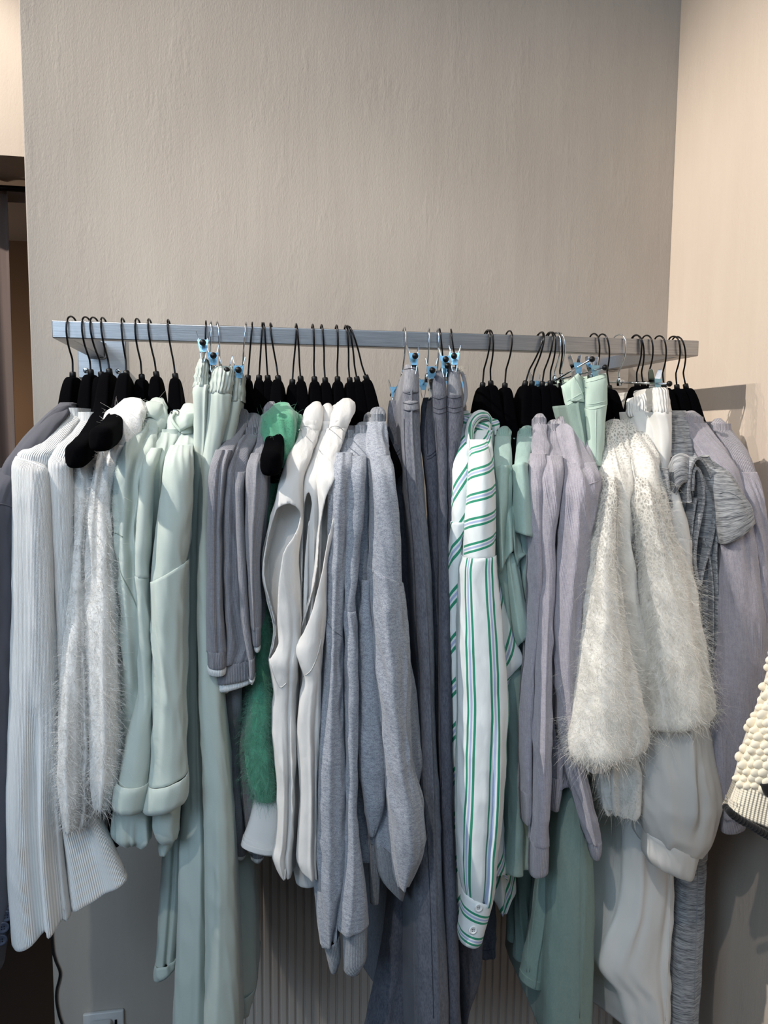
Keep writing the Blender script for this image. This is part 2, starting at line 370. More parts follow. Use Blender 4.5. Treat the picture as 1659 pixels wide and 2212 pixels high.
_seed = [0.0]
ND = np.array([0.0, -1.0, 0.0])       # towards the room, away from the wall
def loft(name, keys, mat, parent=None, back=None, fold=0.004, kf=1.6, vf=3.0, crease=0.0025, ridges=(), rng=(0, 1), pw=0.75,
         hem=0.02, top=0.015, step=0.006, db=None, holes=(), wav=0.0, nfront=34, slant=0.0, bz=0.0, dome=0.0):
    fold = fold * 1.25; crease = crease * 1.2
    """One cloth tube. keys: (xl, xr, y, n, d) or (xl, yl, xr, yr, n, d): the outline seen at distance n in front of the rail,
    swelling d towards the room. back: room-space vector the ring is drawn out by at the rear (a flat hanging body)."""
    _seed[0] += 3.71; sd = _seed[0]
    K = [(k[0], k[2], k[1], k[2], k[3], k[4]) if len(k) == 5 else k for k in keys]
    L = np.array([at(k[0], k[1], k[4]) for k in K]); R = np.array([at(k[2], k[3], k[4]) for k in K]); d = np.array([[k[5]] for k in K])
    bk = np.zeros((len(K), 3))
    if back is not None:
        H = np.array(back)
        for i in range(len(K)):
            c = (L[i] + R[i]) / 2; v = 2 * (H - c); v[2] = bz; bk[i] = v
    ctr = (L + R) / 2; sgl = np.linalg.norm(np.diff(ctr, axis=0), axis=1); sgl = np.maximum(sgl, 1e-4); t = np.concatenate([[0], np.cumsum(sgl)]); LEN = t[-1]
    nv = int(min(190, max(8, LEN / step))); q = np.linspace(0, LEN, nv)
    A = pchip(t, np.hstack([L, R, d, bk]), q); L, R, d, bk = A[:, :3], A[:, 3:6], A[:, 6:7], A[:, 7:]
    dbv = d * (1.0 if db is None else db)
    s = np.linspace(0, 1, nfront); c = 0.5 - 0.5 * np.cos(PI * s); b = np.sin(PI * s) ** pw
    front = L[:, None, :] + (R - L)[:, None, :] * c[None, :, None] + ND * (d * b[None, :])[..., None]
    nb = 14 if back is None else 8
    droop = None
    if dome or (name in ('collar', 'hood') and len(K) > 2):          # the neck edge arches over the hanger
        vr = (q / LEN)[:, None]; wd = np.linalg.norm(R - L, axis=1)[:, None]
        droop = (np.minimum(0.34 * wd, 0.010) * (1 - vr) ** 1.6 if not dome else 0.38 * wd * np.clip(1 - q / dome, 0, 1)[:, None] ** 1.5) * (1 - np.sin(PI * s)[None, :] ** 0.6); front[..., 2] -= droop
    if back is None:
        s2 = np.linspace(0, 1, nb + 2)[1:-1]; c2 = 0.5 - 0.5 * np.cos(PI * s2); b2 = np.sin(PI * s2) ** pw
        rear = R[:, None, :] + (L - R)[:, None, :] * c2[None, :, None] - ND * (dbv * b2[None, :])[..., None]
        ring = np.concatenate([front, rear], 1)
    else:
        f = np.linspace(0, 1, 7)[1:]
        Rs = R[:, None, :] + bk[:, None, :] * f[None, :, None]
        s2 = np.linspace(0, 1, 8)[1:-1]; c2 = 0.5 - 0.5 * np.cos(PI * s2); b2 = np.sin(PI * s2)
        far = (R + bk)[:, None, :] + (L - R)[:, None, :] * c2[None, :, None] - ND * (d * b2[None, :])[..., None]
        Ls = (L + bk)[:, None, :] - bk[:, None, :] * f[None, :-1, None]
        Ls = np.concatenate([(L + bk)[:, None, :], Ls], 1)
        if droop is not None:
            Rs[..., 2] -= droop[:, -1:]; Ls[..., 2] -= droop[:, :1]; far[..., 2] -= droop[:, -1:]
        ring = np.concatenate([front, Rs, far, Ls], 1)
    nu = ring.shape[1]
    # uv lengths
    dl = np.linalg.norm(np.roll(ring, -1, 1) - ring, axis=2); U = np.concatenate([np.zeros((nv, 1)), np.cumsum(dl, 1)], 1)
    mid = U[:, nfront // 2:nfront // 2 + 1]; U = U - mid
    scale = np.median(U[:, -1] - U[:, 0]) / (U[:, -1] - U[:, 0] + 1e-9); U = U * (0.35 + 0.65 * scale[:, None]); Vv = q
    # outward direction in plan
    tn = np.roll(ring, -1, 1) - np.roll(ring, 1, 1); N = np.stack([-tn[..., 1], tn[..., 0], np.zeros_like(tn[..., 0])], -1)
    cen = ring.mean(1, keepdims=True); N /= (np.linalg.norm(N, axis=2, keepdims=True) + 1e-9)
    sg = np.sign(((ring - cen) * N).sum((1, 2)))[:, None, None]; N = -N * 0 + N * np.where(sg == 0, 1, sg)
    Um = U[:, :-1]; per = np.median(U[:, -1] - U[:, 0]); ang = 2 * PI * (Um - Um[:, :1]) / (U[:, -1:] - U[:, :1] + 1e-9)
    rad = per * kf * 4
    vv = q[:, None]; env = np.clip(q / 0.05, 0.15, 1)[:, None]
    if name in ('sleeve', 'lower_sleeve', 'body') and not wav: env = np.minimum(env, np.clip((LEN - q) / 0.06, 0.3, 1)[:, None])
    dr = vv * slant
    disp = fold * env * (noise3(np.cos(ang + dr) * rad + sd, np.sin(ang + dr) * rad + sd * 1.3, vv * vf + sd) + 0.5 * noise3(np.cos(ang + dr) * rad * 2.1 + sd, np.sin(ang + dr) * rad * 2.1, vv * vf * 1.3 + sd * 2))
    if crease:
        w = noise3(np.cos(ang) * rad * 1.6 + vv * 9 + sd, np.sin(ang) * rad * 1.6 - vv * 7, vv * 13 + sd)
        disp = disp + crease * (1 - np.abs(w) * 2.2).clip(-0.6, 1)
    P = ring + N * disp[..., None]
    vrel = (q / LEN)[:, None]
    for rd in ridges:                        # (s_top, s_bottom, width, depth, v0, v1): a lengthwise fold on the near face
        st, sb, w, am = rd[:4]; v0, v1 = (rd[4], rd[5]) if len(rd) > 4 else (0, 1)
        e = np.clip((vrel - v0) / max(1e-3, v1 - v0), 0, 1); s0 = st + (sb - st) * e
        ru = max(0.08, (v1 - v0) * 0.6); g0 = np.clip((vrel - v0) / ru + (1 if v0 <= 0 else 0), 0, 1); g1 = np.clip((v1 - vrel) / (ru * 0.5) + (1 if v1 >= 1 else 0), 0, 1)
        gate = g0 * g0 * (3 - 2 * g0) * g1 * g1 * (3 - 2 * g1)
        g = np.exp(-((c[None, :] - s0) / w) ** 2) * am * gate
        P[:, :nfront] += ND * g[..., None]
    if wav:
        P[..., 2] += wav * (vrel ** 6) * noise3(np.cos(ang) * rad * 1.5 + sd, np.sin(ang) * rad * 1.5, sd + 0 * ang)
    rows = [P]; Us = [U[:, :-1]]; Vs = [np.repeat(q[:, None], nu, 1)]
    def inner(i, depth, zs, first):
        cc = P[i].mean(0); r1 = P[i] - N[i] * 0.0012; r1[:, 2] += zs * 0.001; r2 = P[i] - N[i] * 0.0035; r2[:, 2] -= zs * 0.003
        r3 = P[i] - N[i] * 0.005; r3[:, 2] -= zs * depth
        o = np.stack([r1, r2, r3]); return o if first else o
    if hem:
        h = inner(-1, hem, -1, True); rows.append(h); Us.append(np.repeat(Us[0][-1:], 3, 0)); Vs.append(np.repeat(np.array([[q[-1] + .001], [q[-1] + .003], [q[-1] + hem]]), nu, 1))
    if top:
        h = inner(0, top, 1, False)[::-1]; rows.insert(0, h); Us.insert(0, np.repeat(Us[0][:1], 3, 0)); Vs.insert(0, np.repeat(np.array([[-top], [-.003], [-.001]]), nu, 1))
    G = np.concatenate(rows, 0); UV = np.stack([np.concatenate(Us, 0), np.concatenate(Vs, 0)], -1); nr = G.shape[0]
    idx = np.arange(nr * nu).reshape(nr, nu); j = np.roll(np.arange(nu), -1)
    a, b2_, c3, d4 = idx[:-1], idx[:-1][:, j], idx[1:][:, j], idx[1:]
    Fc = np.stack([a, d4, c3, b2_], -1).reshape(-1, 4)
    ok = np.ones(len(Fc), bool)
    if holes:
        px = to_px(G.reshape(-1, 3)); ctrp = px[Fc].mean(1); isfront = np.tile(np.arange(nu) < nfront - 1, nr - 1)
        for poly in holes: ok &= ~(in_poly(ctrp, poly) & isfront)
        kept = np.zeros(len(px), bool); gone = np.zeros(len(px), bool); kept[Fc[ok].ravel()] = True; gone[Fc[~ok].ravel()] = True
        edge = np.where(kept & gone)[0]; Gf = G.reshape(-1, 3)
        for vi in edge:                          # draw the cut edge onto the armhole line
            bd = None
            for poly in holes:
                for e in range(len(poly)):
                    p1 = np.array(poly[e], float); p2 = np.array(poly[(e + 1) % len(poly)], float); dd = p2 - p1
                    tt = np.clip(((px[vi] - p1) @ dd) / (dd @ dd + 1e-9), 0, 1); c_ = p1 + dd * tt; ds = np.linalg.norm(px[vi] - c_)
                    if bd is None or ds < bd[0]: bd = (ds, c_)
            if bd[0] < 9:
                dz = -((Gf[vi] - CAM) @ RW)[2]; dp = bd[1] - px[vi]; Gf[vi] += RW @ np.array([dp[0], -dp[1], 0]) * dz / F_PX
        G = Gf.reshape(G.shape)
        Fc = Fc[ok]
    o = link_mesh(name, G.reshape(-1, 3), Fc.tolist(), mat, parent, UV.reshape(-1, 2))
    # normals outward check
    if holes:
        sm = o.modifiers.new('thickness', 'SOLIDIFY'); sm.thickness = 0.0016; sm.offset = -1
    return o
def in_poly(p, poly):
    x, y = p[:, 0], p[:, 1]; r = np.zeros(len(p), bool); n = len(poly)
    for i in range(n):
        x1, y1 = poly[i]; x2, y2 = poly[(i + 1) % n]
        if y1 == y2: continue
        cnd = ((y1 > y) != (y2 > y)) & (x < (x2 - x1) * (y - y1) / (y2 - y1) + x1); r ^= cnd
    return r

def bvh(o):
    me = o.data; mw = world_of(o); vs = [mw @ v.co for v in me.vertices]
    return BVHTree.FromPolygons(vs, [tuple(p.vertices) for p in me.polygons])
_cache = {}
def hit(objs, x, y, default_n, lift=0.0006):
    """The point of the cloth seen along one line of sight, lifted a little off it."""
    best = None; dvec = _n(RW @ _ray(x, y))
    for o in objs:
        if o.name not in _cache: _cache[o.name] = bvh(o)
        h = _cache[o.name].ray_cast(Vector(CAM), Vector(dvec))
        if h[0] is not None and (best is None or h[3] < best[1]): best = (h[0], h[3])
    if best is None: return at(x, y, default_n)
    return np.array(best[0]) - dvec * lift
def seam(objs, pts, parent, mat, r=0.0008, n=0.2, name='seam', k=6, lift=0.0005):
    px = smooth_path(pts, k); P = [hit(objs, x, y, n, lift) for x, y in px]
    P = np.array(P); 
    for _ in range(1): P[1:-1] = 0.25 * P[:-2] + 0.5 * P[1:-1] + 0.25 * P[2:]
    mb = MB(); mb.tube(P, r, 6); return mb.build(name, mat, parent)

def sheet(name, rows, mat, parent=None, thick=0.0016, step=0.006, nu=40, fold=0.0, smooth=True, wav=0.0):
    """One layer of cloth: rows of (x, y, n) points, every row the same count, drawn smooth both ways, with the cloth's thickness."""
    _seed[0] += 2.13; sd = _seed[0]
    Rw = []
    for r in rows:
        P = np.array([at(*p) for p in r]); s = np.concatenate([[0], np.cumsum(np.linalg.norm(np.diff(P, axis=0), axis=1) + 1e-6)]); s /= s[-1]
        Rw.append(pchip(s, P, np.linspace(0, 1, nu)))
    Rw = np.array(Rw); m = Rw.mean(1); t = np.concatenate([[0], np.cumsum(np.linalg.norm(np.diff(m, axis=0), axis=1) + 1e-5)])
    nv = int(min(160, max(6, t[-1] / step))); q = np.linspace(0, t[-1], nv)
    G = pchip(t, Rw.reshape(len(Rw), -1), q).reshape(nv, nu, 3)
    if fold:
        uu = np.linspace(0, 1, nu)[None, :]
        G = G + ND * (fold * noise3(uu * 5 + sd, q[:, None] * 5 + sd, 0 * uu + sd))[..., None]
    U = np.concatenate([np.zeros((nv, 1)), np.cumsum(np.linalg.norm(np.diff(G, axis=1), axis=2), 1)], 1)
    UV = np.stack([U, np.repeat(q[:, None], nu, 1)], -1)
    idx = np.arange(nv * nu).reshape(nv, nu); Fc = np.stack([idx[:-1, :-1], idx[1:, :-1], idx[1:, 1:], idx[:-1, 1:]], -1).reshape(-1, 4)
    o = link_mesh(name, G.reshape(-1, 3), Fc.tolist(), mat, parent, UV.reshape(-1, 2))
    sm = o.modifiers.new('thickness', 'SOLIDIFY'); sm.thickness = thick; sm.offset = 0
    return o

def fuzz(obj, count, length, mat, parent, rad=0.0002, grav=0.5, seed=1):
    """Loose hairs standing off a mohair knit: one mass of strands."""
    me = obj.data; mw = np.array(world_of(obj)); V = np.zeros(len(me.vertices) * 3); me.vertices.foreach_get('co', V); V = V.reshape(-1, 3) @ mw[:3, :3].T + mw[:3, 3]
    Q = np.array([p.vertices[:4] for p in me.polygons if len(p.vertices) == 4]); a, b, c, d = (V[Q[:, i]] for i in range(4))
    nn = np.cross(c - a, d - b); ar = np.linalg.norm(nn, axis=1); nn /= (ar[:, None] + 1e-12)
    cen = (a + b + c + d) / 4; vis = ((CAM - cen) * nn).sum(1)
    if (vis > 0).mean() < 0.3: nn = -nn; vis = -vis
    w = ar * (vis > -0.25) * (np.abs(nn[:, 2]) < .8); w /= w.sum(); r = np.random.RandomState(seed); k = r.choice(len(Q), count, p=w)
    u, v = r.rand(count, 1), r.rand(count, 1); p0 = (a[k] * (1 - u) + b[k] * u) * (1 - v) + (d[k] * (1 - u) + c[k] * u) * v
    dr = nn[k] + r.randn(count, 3) * 0.75; dr /= np.linalg.norm(dr, axis=1, keepdims=True)
    ln = length * (0.35 + r.exponential(0.5, (count, 1))).clip(0, 2.2); bend = r.randn(count, 3) * 0.6; bend[:, 2] -= grav
    pts = []
    for i, s in enumerate((0, .33, .66, 1.0)): pts.append(p0 + ln * (dr * s + bend * s * s * 0.6))
    side = np.cross(dr, r.randn(count, 3)); side /= np.linalg.norm(side, axis=1, keepdims=True); s2 = np.cross(dr, side)
    vs = []
    for i, p in enumerate(pts):
        rr = rad * (1, .9, .7, .35)[i]
        for q in range(3):
            aa = 2 * PI * q / 3; vs.append(p + (side * math.cos(aa) + s2 * math.sin(aa)) * rr)
    vs = np.stack(vs, 1); base = (np.arange(count) * 12)[:, None]; tmpl = []
    for i in range(3):
        for q in range(3): tmpl.append((i * 3 + q, i * 3 + (q + 1) % 3, (i + 1) * 3 + (q + 1) % 3, (i + 1) * 3 + q))
    Fc = (base[:, None, :] + np.array(tmpl)[None]).reshape(-1, 4)
    o = link_mesh('fuzz', vs.reshape(-1, 3), Fc.tolist(), mat, parent); o['kind'] = 'stuff'; return o

def axis_at(x, y): return at(x, y, 0.0)
def button(objs, x, y, r, mat, parent, n, normal=(0.0, -1.0, 0.05)):
    c = hit(objs, x, y, n, 0.0015); nz = Vector(normal).normalized(); q = nz.to_track_quat('Z', 'Y').to_matrix()
    bm = bmesh.new(); prof = [(0.0, 0.0008), (r * .62, 0.0008), (r * .72, 0.0016), (r * .95, 0.0015), (r, 0.0003), (r * .9, -0.0012), (0, -0.0012)]; sg = 28
    V = []; Fc = []
    for (a, z) in prof:
        for k in range(sg):
            t = 2 * PI * k / sg; V.append(q @ Vector((a * math.cos(t), a * math.sin(t), z)) + Vector(c))
    for i in range(len(prof) - 1):
        for k in range(sg): Fc.append((i * sg + k, i * sg + (k + 1) % sg, (i + 1) * sg + (k + 1) % sg, (i + 1) * sg + k))
    bm.free(); o = link_mesh('button', V, Fc, mat, parent)
    mb = MB()
    for sx in (-1, 1):
        for sy in (-1, 1):
            p = q @ Vector((sx * r * .2, sy * r * .2, 0.0009)) + Vector(c); mb.ball(p, r * .11)
    h = mb.build('thread_hole', M['black_plastic'], o); return o

# ------------------------------------------------------------------ the setting
def struct_box(name, lo, hi, mat, bev=0.0, parent=None):
    mb = MB(); mb.box(lo, hi, bev); o = mb.build(name, mat, parent, smooth=False); o['kind'] = 'structure'; return o
XL, XR, CEIL = -0.508, 1.175, 4.25
struct_box('floor', (-4.2, -3.6, -0.1), (XR + 0.2, 4.6, 0.0), M['floor'])
struct_box('ceiling', (-4.2, -1.2, CEIL), (XR + 0.2, 4.6, CEIL + 0.1), M['ceiling'])
struct_box('wall_back', (XL, YWALL, 0.0), (XR + 0.2, YWALL + 0.20, CEIL), M['wall'], 0.003)
struct_box('wall_right', (XR, -1.0, 0.0), (XR + 0.2, YWALL - 0.0005, CEIL), M['wall_cream'])
# the fitting-room front set back on the left: cream wall over a dark opening with a curtain
YREC = 2.75
zt = at(0, 335, YR - YREC)[2]
struct_box('wall_recess', (-4.2, YREC, zt), (XL + 0.3, YREC + 0.35, CEIL), M['wall_cream'])
struct_box('wall_recess_back', (-4.2, YREC + 1.0, 0.0), (XL + 0.5, YREC + 1.1, zt), M['wall_dim'])
struct_box('wall_recess_side', (XL + 0.20, YWALL + 0.2, 0.0), (XL + 0.3, YREC + 1.0, CEIL), M['wall_dim'])
struct_box('trim_header', (-4.2, YREC + 0.35, zt - 0.05), (XL + 0.2, YREC + 0.95, zt), M['header'])

def make_curtain():
    r = empty('curtain', (-0.98, YREC + 0.25, zt - 0.02), 'mauve-brown fitting-room curtain hanging in the dark opening at the far left edge', 'curtain')
    V = []; UV = []; nx, nz = 90, 30; x0, x1 = at(-330, 700, YR - YREC - 0.25)[0], at(20, 700, YR - YREC - 0.25)[0]
    for j in range(nz):
        for i in range(nx):
            u = i / (nx - 1); z = 0.03 + (zt - 0.05) * j / (nz - 1)
            V.append((x0 + (x1 - x0) * u, YREC + 0.25 + 0.035 * math.sin(u * 34) + 0.01 * math.sin(u * 71 + j * .2), z)); UV.append((u * 2, z))
    Fc = [(j * nx + i, j * nx + i + 1, (j + 1) * nx + i + 1, (j + 1) * nx + i) for j in range(nz - 1) for i in range(nx - 1)]
    o = link_mesh('drape', V, Fc, M['curtain'], r, UV); sm = o.modifiers.new('thickness', 'SOLIDIFY'); sm.thickness = 0.003
    mb = MB(); mb.tube([(x0 - 0.1, YREC + 0.25, zt - 0.03), (x1 + 0.25, YREC + 0.25, zt - 0.03)], 0.010, 10); mb.build('curtain_rod', M['black_metal'], r)
make_curtain()

# panel radiator with upright flutes, low on the back wall
def make_radiator():
    r = empty('radiator', (0.45, YWALL - 0.05, 0.12), 'cream fluted panel radiator low on the wall behind the hanging clothes', 'radiator')
    x0, x1 = at(512, 2000, YR - YWALL + 0.06)[0], at(1330, 2000, YR - YWALL + 0.06)[0]
    z0, z1 = 0.03, at(900, 1735, YR - YWALL + 0.06)[2]; y0 = YWALL - 0.065
    pitch = 0.0222; prof = []; x = x0
    while x < x1 - 0.001:
        prof += [(x, y0 + 0.006), (x + 0.0016, y0 + 0.0055), (x + 0.0035, y0 + 0.001), (x + 0.006, y0), (x + pitch - 0.006, y0), (x + pitch - 0.0035, y0 + 0.001), (x + pitch - 0.0016, y0 + 0.0055)]; x += pitch
    prof += [(x, y0 + 0.006), (x, y0 + 0.025), (x0, y0 + 0.025)]
    n = len(prof); V = [(a, b, z0) for a, b in prof] + [(a, b, z1) for a, b in prof]
    Fc = [(i, (i + 1) % n, n + (i + 1) % n, n + i) for i in range(n)] + [tuple(range(n))[::-1], tuple(range(n, 2 * n))]
    link_mesh('panel', V, Fc, M['radiator'], r, smooth=False)
    mb = MB(); mb.box((x0 - 0.01, y0 - 0.004, z1), (x + 0.01, y0 + 0.05, z1 + 0.012), 0.003); mb.build('top_grille', M['radiator'], r)
    for sx in (x0 + 0.15, x - 0.15):
        mb = MB(); mb.box((sx - 0.02, y0 + 0.025, z0 + 0.1), (sx + 0.02, YWALL - 0.0025, z1 - 0.05), 0.002); mb.build('wall_bracket', M['radiator'], r)
make_radiator()

def make_socket():
    nw = YR - YWALL; a = at(180, 2187, nw); b = at(268, 2176, nw); w = b[0] - a[0]; zt_ = b[2]
    r = empty('wall_socket', (a[0] + w / 2, YWALL, zt_ - w), 'white wall socket low on the wall under the white ribbed tops', 'socket')
    mb = MB(); mb.box((a[0], YWALL - 0.012, zt_ - w * 1.05), (b[0], YWALL, zt_), 0.004); mb.build('plate', M['socket'], r)
    mb = MB(); mb.box((a[0] + w * .2, YWALL - 0.045, zt_ - w * .95), (b[0] - w * .28, YWALL - 0.0125, zt_ - w * .14), 0.008); p = mb.build('plug_cover', M['socket'], r)
    mb = MB(); mb.box((b[0] - w * .22, YWALL - 0.0135, zt_ - w * .9), (b[0] - w * .16, YWALL - 0.0122, zt_ - w * .22), 0.0004); mb.build('slot', M['black_plastic'], r)
make_socket()
nw = YR - YWALL + 0.006
cp = [at(x, y, nw) for x, y in smooth_path([(121, 1930), (112, 2000), (114, 2050), (120, 2075), (129, 2098), (128, 2115), (122, 2140), (122, 2165), (128, 2195), (136, 2225), (140, 2300)], 5)]
mb = MB(); mb.tube(cp, 0.0031, 10); tag(mb.build('cable', M['cable']), 'black cable running down the wall edge below the white ribbed tops', 'cable')

# ------------------------------------------------------------------ the rail
RX0, RX1 = -0.3690, 1.0275; HR = 0.0175
rail = empty('clothes_rail', ((RX0 + RX1) / 2, YR, RAILZ), 'brushed steel square-tube clothes rail fixed to the wall on two arms', 'clothes rail')
mb = MB(); mb.box((RX0, YR - 0.015, RAILZ - HR), (RX1, YR + 0.015, RAILZ + HR), 0.0022); mb.build('bar', M['steel'], rail, smooth=False)
for s, xa in ((0, RX0), (1, RX1)):
    x0, x1 = (xa, xa + 0.034) if s == 0 else (xa - 0.034, xa)
    mb = MB(); mb.box((x0, YR + 0.0152, RAILZ - HR), (x1, YWALL - 0.006, RAILZ + HR), 0.0018); arm = mb.build('arm', M['steel'], rail, smooth=False)
    xc = (x0 + x1) / 2 + (0.010 if s == 0 else -0.006); zc = RAILZ - 0.012
    mb = MB(); mb.box((xc - 0.056, YWALL - 0.006, zc - 0.056), (xc + 0.056, YWALL, zc + 0.056), 0.0015); pl = mb.build('wall_plate', M['steel'], rail, smooth=False)
    mb = MB(); mb.tube(smooth_path([(x0 - .001, YWALL - .008, RAILZ - HR), (x1 + .001, YWALL - .008, RAILZ - HR), (x1 + .001, YWALL - .008, RAILZ + HR)], 5), 0.0032, 6); mb.build('weld_bead', M['steel'], pl)
    for dx in (-0.038, 0.038):
        for dz in (-0.038, 0.042):
            mb = MB(); mb.ball((xc + dx, YWALL - 0.0065, zc + dz), 0.0068, (1, 0.35, 1)); mb.build('screw', M['chrome'], pl)
            mb2 = MB(); mb2.box((xc + dx - .004, YWALL - 0.0093, zc + dz - .0008), (xc + dx + .004, YWALL - 0.0086, zc + dz + .0008)); mb2.box((xc + dx - .0008, YWALL - 0.0093, zc + dz - .004), (xc + dx + .0008, YWALL - 0.0086, zc + dz + .004))
            mb2.build('screw_slot', M['black_metal'], pl)

# ------------------------------------------------------------------ hangers
def hook_path(drop, end):
    pts = [(0.0235, -0.004), (0.0240, 0.006), (0.0205, 0.0165), (0.0120, 0.0245), (0.0, 0.0272), (-0.0120, 0.0245), (-0.0205, 0.0165),
           (-0.0240, 0.004), (-0.0235, -0.010), (-0.0190, -0.026), (-0.0110, -0.041), (-0.0035, -0.052), (0.0, -0.061), (0.0, -max(drop, 0.064))]
    return [(0.0, y, z) for y, z in smooth_path(pts, 5)]
def body_mesh():
    ys = np.linspace(-0.205, 0.205, 61); V = []; nu = 28
    ay = np.array([0, .012, .022, .030, .040, .050, .062, .08, .10, .14, .18, .205]); zt_ = np.array([-.010, -.0102, -.0115, -.016, -.030, -.052, -.080, -.103, -.120, -.148, -.168, -.180])
    hh = np.array([.100, .099, .097, .090, .078, .066, .056, .050, .047, .045, .045, .043]); tt = np.array([.0112, .0114, .0116, .0120, .0128, .0136, .0148, .0165, .0178, .0192, .0200, .0190])
    for y in ys:
        a = abs(y); z = np.interp(a, ay, zt_); h = np.interp(a, ay, hh); t = np.interp(a, ay, tt); e = min(1, (0.2055 - a) / 0.012 + 0.02) ** 0.5
        cz = z - h / 2
        for k in range(nu):
            th = 2 * PI * k / nu; c, s = math.cos(th), math.sin(th); p = 0.45 + 0.25 * (a / .205) ** 2
            V.append((math.copysign(abs(c) ** p, c) * t * e, y - 0.02 * (a / .205) ** 2, cz + math.copysign(abs(s) ** p, s) * h / 2 * (0.5 + 0.5 * e)))
    n = len(ys); Fc = [(i * nu + k, (i + 1) * nu + k, (i + 1) * nu + (k + 1) % nu, i * nu + (k + 1) % nu) for i in range(n - 1) for k in range(nu)]
    Fc += [tuple(range(nu)), tuple((n - 1) * nu + k for k in range(nu))[::-1]]
    return V, Fc
HV, HF = body_mesh(); HANG_ME = None; COLLAR_ME = None
def velvet_hanger(apex, neck, rot, label, pitch=0.0):
    reach = 1.0 if 'bare' in label else 0.74        # the bare-ended ones are the wide ones
    global HANG_ME, COLLAR_ME
    xa = at(apex, 760, 0)[0]; pn = at(neck[0], neck[1], 0); drop = RAILZ - pn[2]
    r = empty('velvet_hanger', (xa, YR, RAILZ), label, 'clothes hanger', 'black velvet hangers')
    ln = -math.atan2(pn[0] - xa, drop); r.rotation_euler = (math.radians(pitch), 0, math.radians(rot)); tip = (pn[0] - xa) * math.cos(math.radians(rot))
    mb = MB(); mb.tube(hook_path(drop + 0.006, 0), 0.0019, 10); h = mb.build('hook', M['black_metal']); h.parent = r; h.rotation_euler = (0, ln, 0)
    if HANG_ME is None:
        b = link_mesh('hanger_body', HV, HF, M['black_velvet']); HANG_ME = b
        mb = MB(); mb.tube([(0, 0, 0), (0, 0, -0.002), (0, 0, -0.016)], [0.0050, 0.0062, 0.0066], 16); c = mb.build('collar', M['black_plastic']); COLLAR_ME = c
    else:
        b = HANG_ME.copy(); COL.objects.link(b); c = COLLAR_ME.copy(); COL.objects.link(c)
    b.parent = r; b.location = (tip, 0, -drop); b.scale = (1, reach, 1); b.rotation_euler = (0, ln * .45, 0); c.parent = r; c.location = (tip, 0, -drop); c.rotation_euler = (0, ln, 0)
    return r
# rot > 0 swings the near arm to the right of the photograph
HANGERS = [
 (157, (157, 803), -14, 'black velvet hanger under the charcoal blazer, first hook on the rail from the left end', 0),
 (190, (196, 798), -14, 'black velvet hanger inside the leftmost white ribbed top', 0),
 (208, (219, 803), -14, 'black velvet hanger inside the white ribbed top beside the white mohair knits', 0),
 (228, (239, 798), -8, 'black velvet hanger with the lower of two bare arm ends poking from white mohair', -7),
 (269, (278, 806), -4, 'black velvet hanger with the upper of two bare arm ends poking from white mohair', -15),
 (300, (306, 808), -8, 'black velvet hanger under the sage hoodie next to the white mohair knits', 0),
 (327, (337, 802), -5, 'black velvet hanger under the sage hoodie with the eyelet drawcord', 0),
 (368, (378, 806), -3, 'black velvet hanger standing alone just left of the sage elastic-waist trousers', 0),
 (543, (536, 810), 0, 'black velvet hanger under the grey knit nearest the sage trousers', 0),
 (565, (560, 810), 0, 'black velvet hanger under the grey knit with ribbed funnel collar', 0),
 (572, (578, 810), 0, 'black velvet hanger under the grey knit half hidden by green mohair', 0),
 (589, (601, 812), -9, 'black velvet hanger with a bare round arm end poking from green mohair', -5),
 (638, (632, 819), 0, 'black velvet hanger behind the green mohair knit, lowest neck of its neighbours', 0),
 (642, (649, 812), 0, 'black velvet hanger between green mohair knit and white blouses', 0),
 (676, (679, 813), 0, 'black velvet hanger over the white blouse nearest the green mohair', 0),
 (696, (702, 815), 0, 'black velvet hanger over the middle white blouse', 0),
 (727, (729, 813), 0, 'black velvet hanger over the white blouse nearest the grey sweatshirts', 0),
 (748, (755, 815), 0, 'black velvet hanger over the grey sweatshirt touching the white blouses', 0),
 (755, (770, 813), 0, 'slightly leaning black velvet hanger over the middle grey sweatshirt', 0),
 (762, (789, 810), 0, 'most tilted black velvet hanger, over the grey sweatshirt beside the jeans', 0),
 (1050, (1043, 826), 2, 'black velvet hanger over the striped shirt, nearest the grey jeans', 0),
 (1057, (1060, 822), 2, 'black velvet hanger over the striped shirt with the long buttoned cuff', 0),
 (1097, (1091, 827), 2, 'black velvet hanger with free space both sides, over the sage green tees', 0),
 (1160, (1136, 823), 2, 'black velvet hanger right of the tees hanger gap, leaning left', 0),
 (1164, (1150, 823), 2, 'black velvet hanger over the outer sage green tee with flutter sleeve', 0),
 (1183, (1172, 824), 2, 'black velvet hanger over the lilac grey sweater beside the tees', 0),
 (1190, (1189, 822), 2, 'black velvet hanger over the middle lilac grey sweater', 0),
 (1203, (1212, 826), 3, 'black velvet hanger over the lilac grey sweater touching the mint jeans', 0),
 (1283, (1289, 826), 3, 'black velvet hanger hidden behind the mint jeans, over cream mohair', 0),
 (1303, (1316, 832), 3, 'black velvet hanger between mint jeans and white trousers', 0),
 (1373, (1376, 824), 3, 'black velvet hanger behind the white waistband, leftmost of three close hooks', 0),
 (1377, (1389, 824), 3, 'black velvet hanger behind the white waistband, middle of three close hooks', 0),
 (1397, (1403, 824), 3, 'black velvet hanger behind the white waistband, rightmost of three close hooks', 0),
 (1425, (1434, 828), 3, 'black velvet hanger just right of the white trousers clip', 0),
 (1455, (1462, 830), 3, 'black velvet hanger second from the right end of the rail', 0),
 (1465, (1481, 829), 3, 'black velvet hanger nearest the right end of the rail', 0),
]
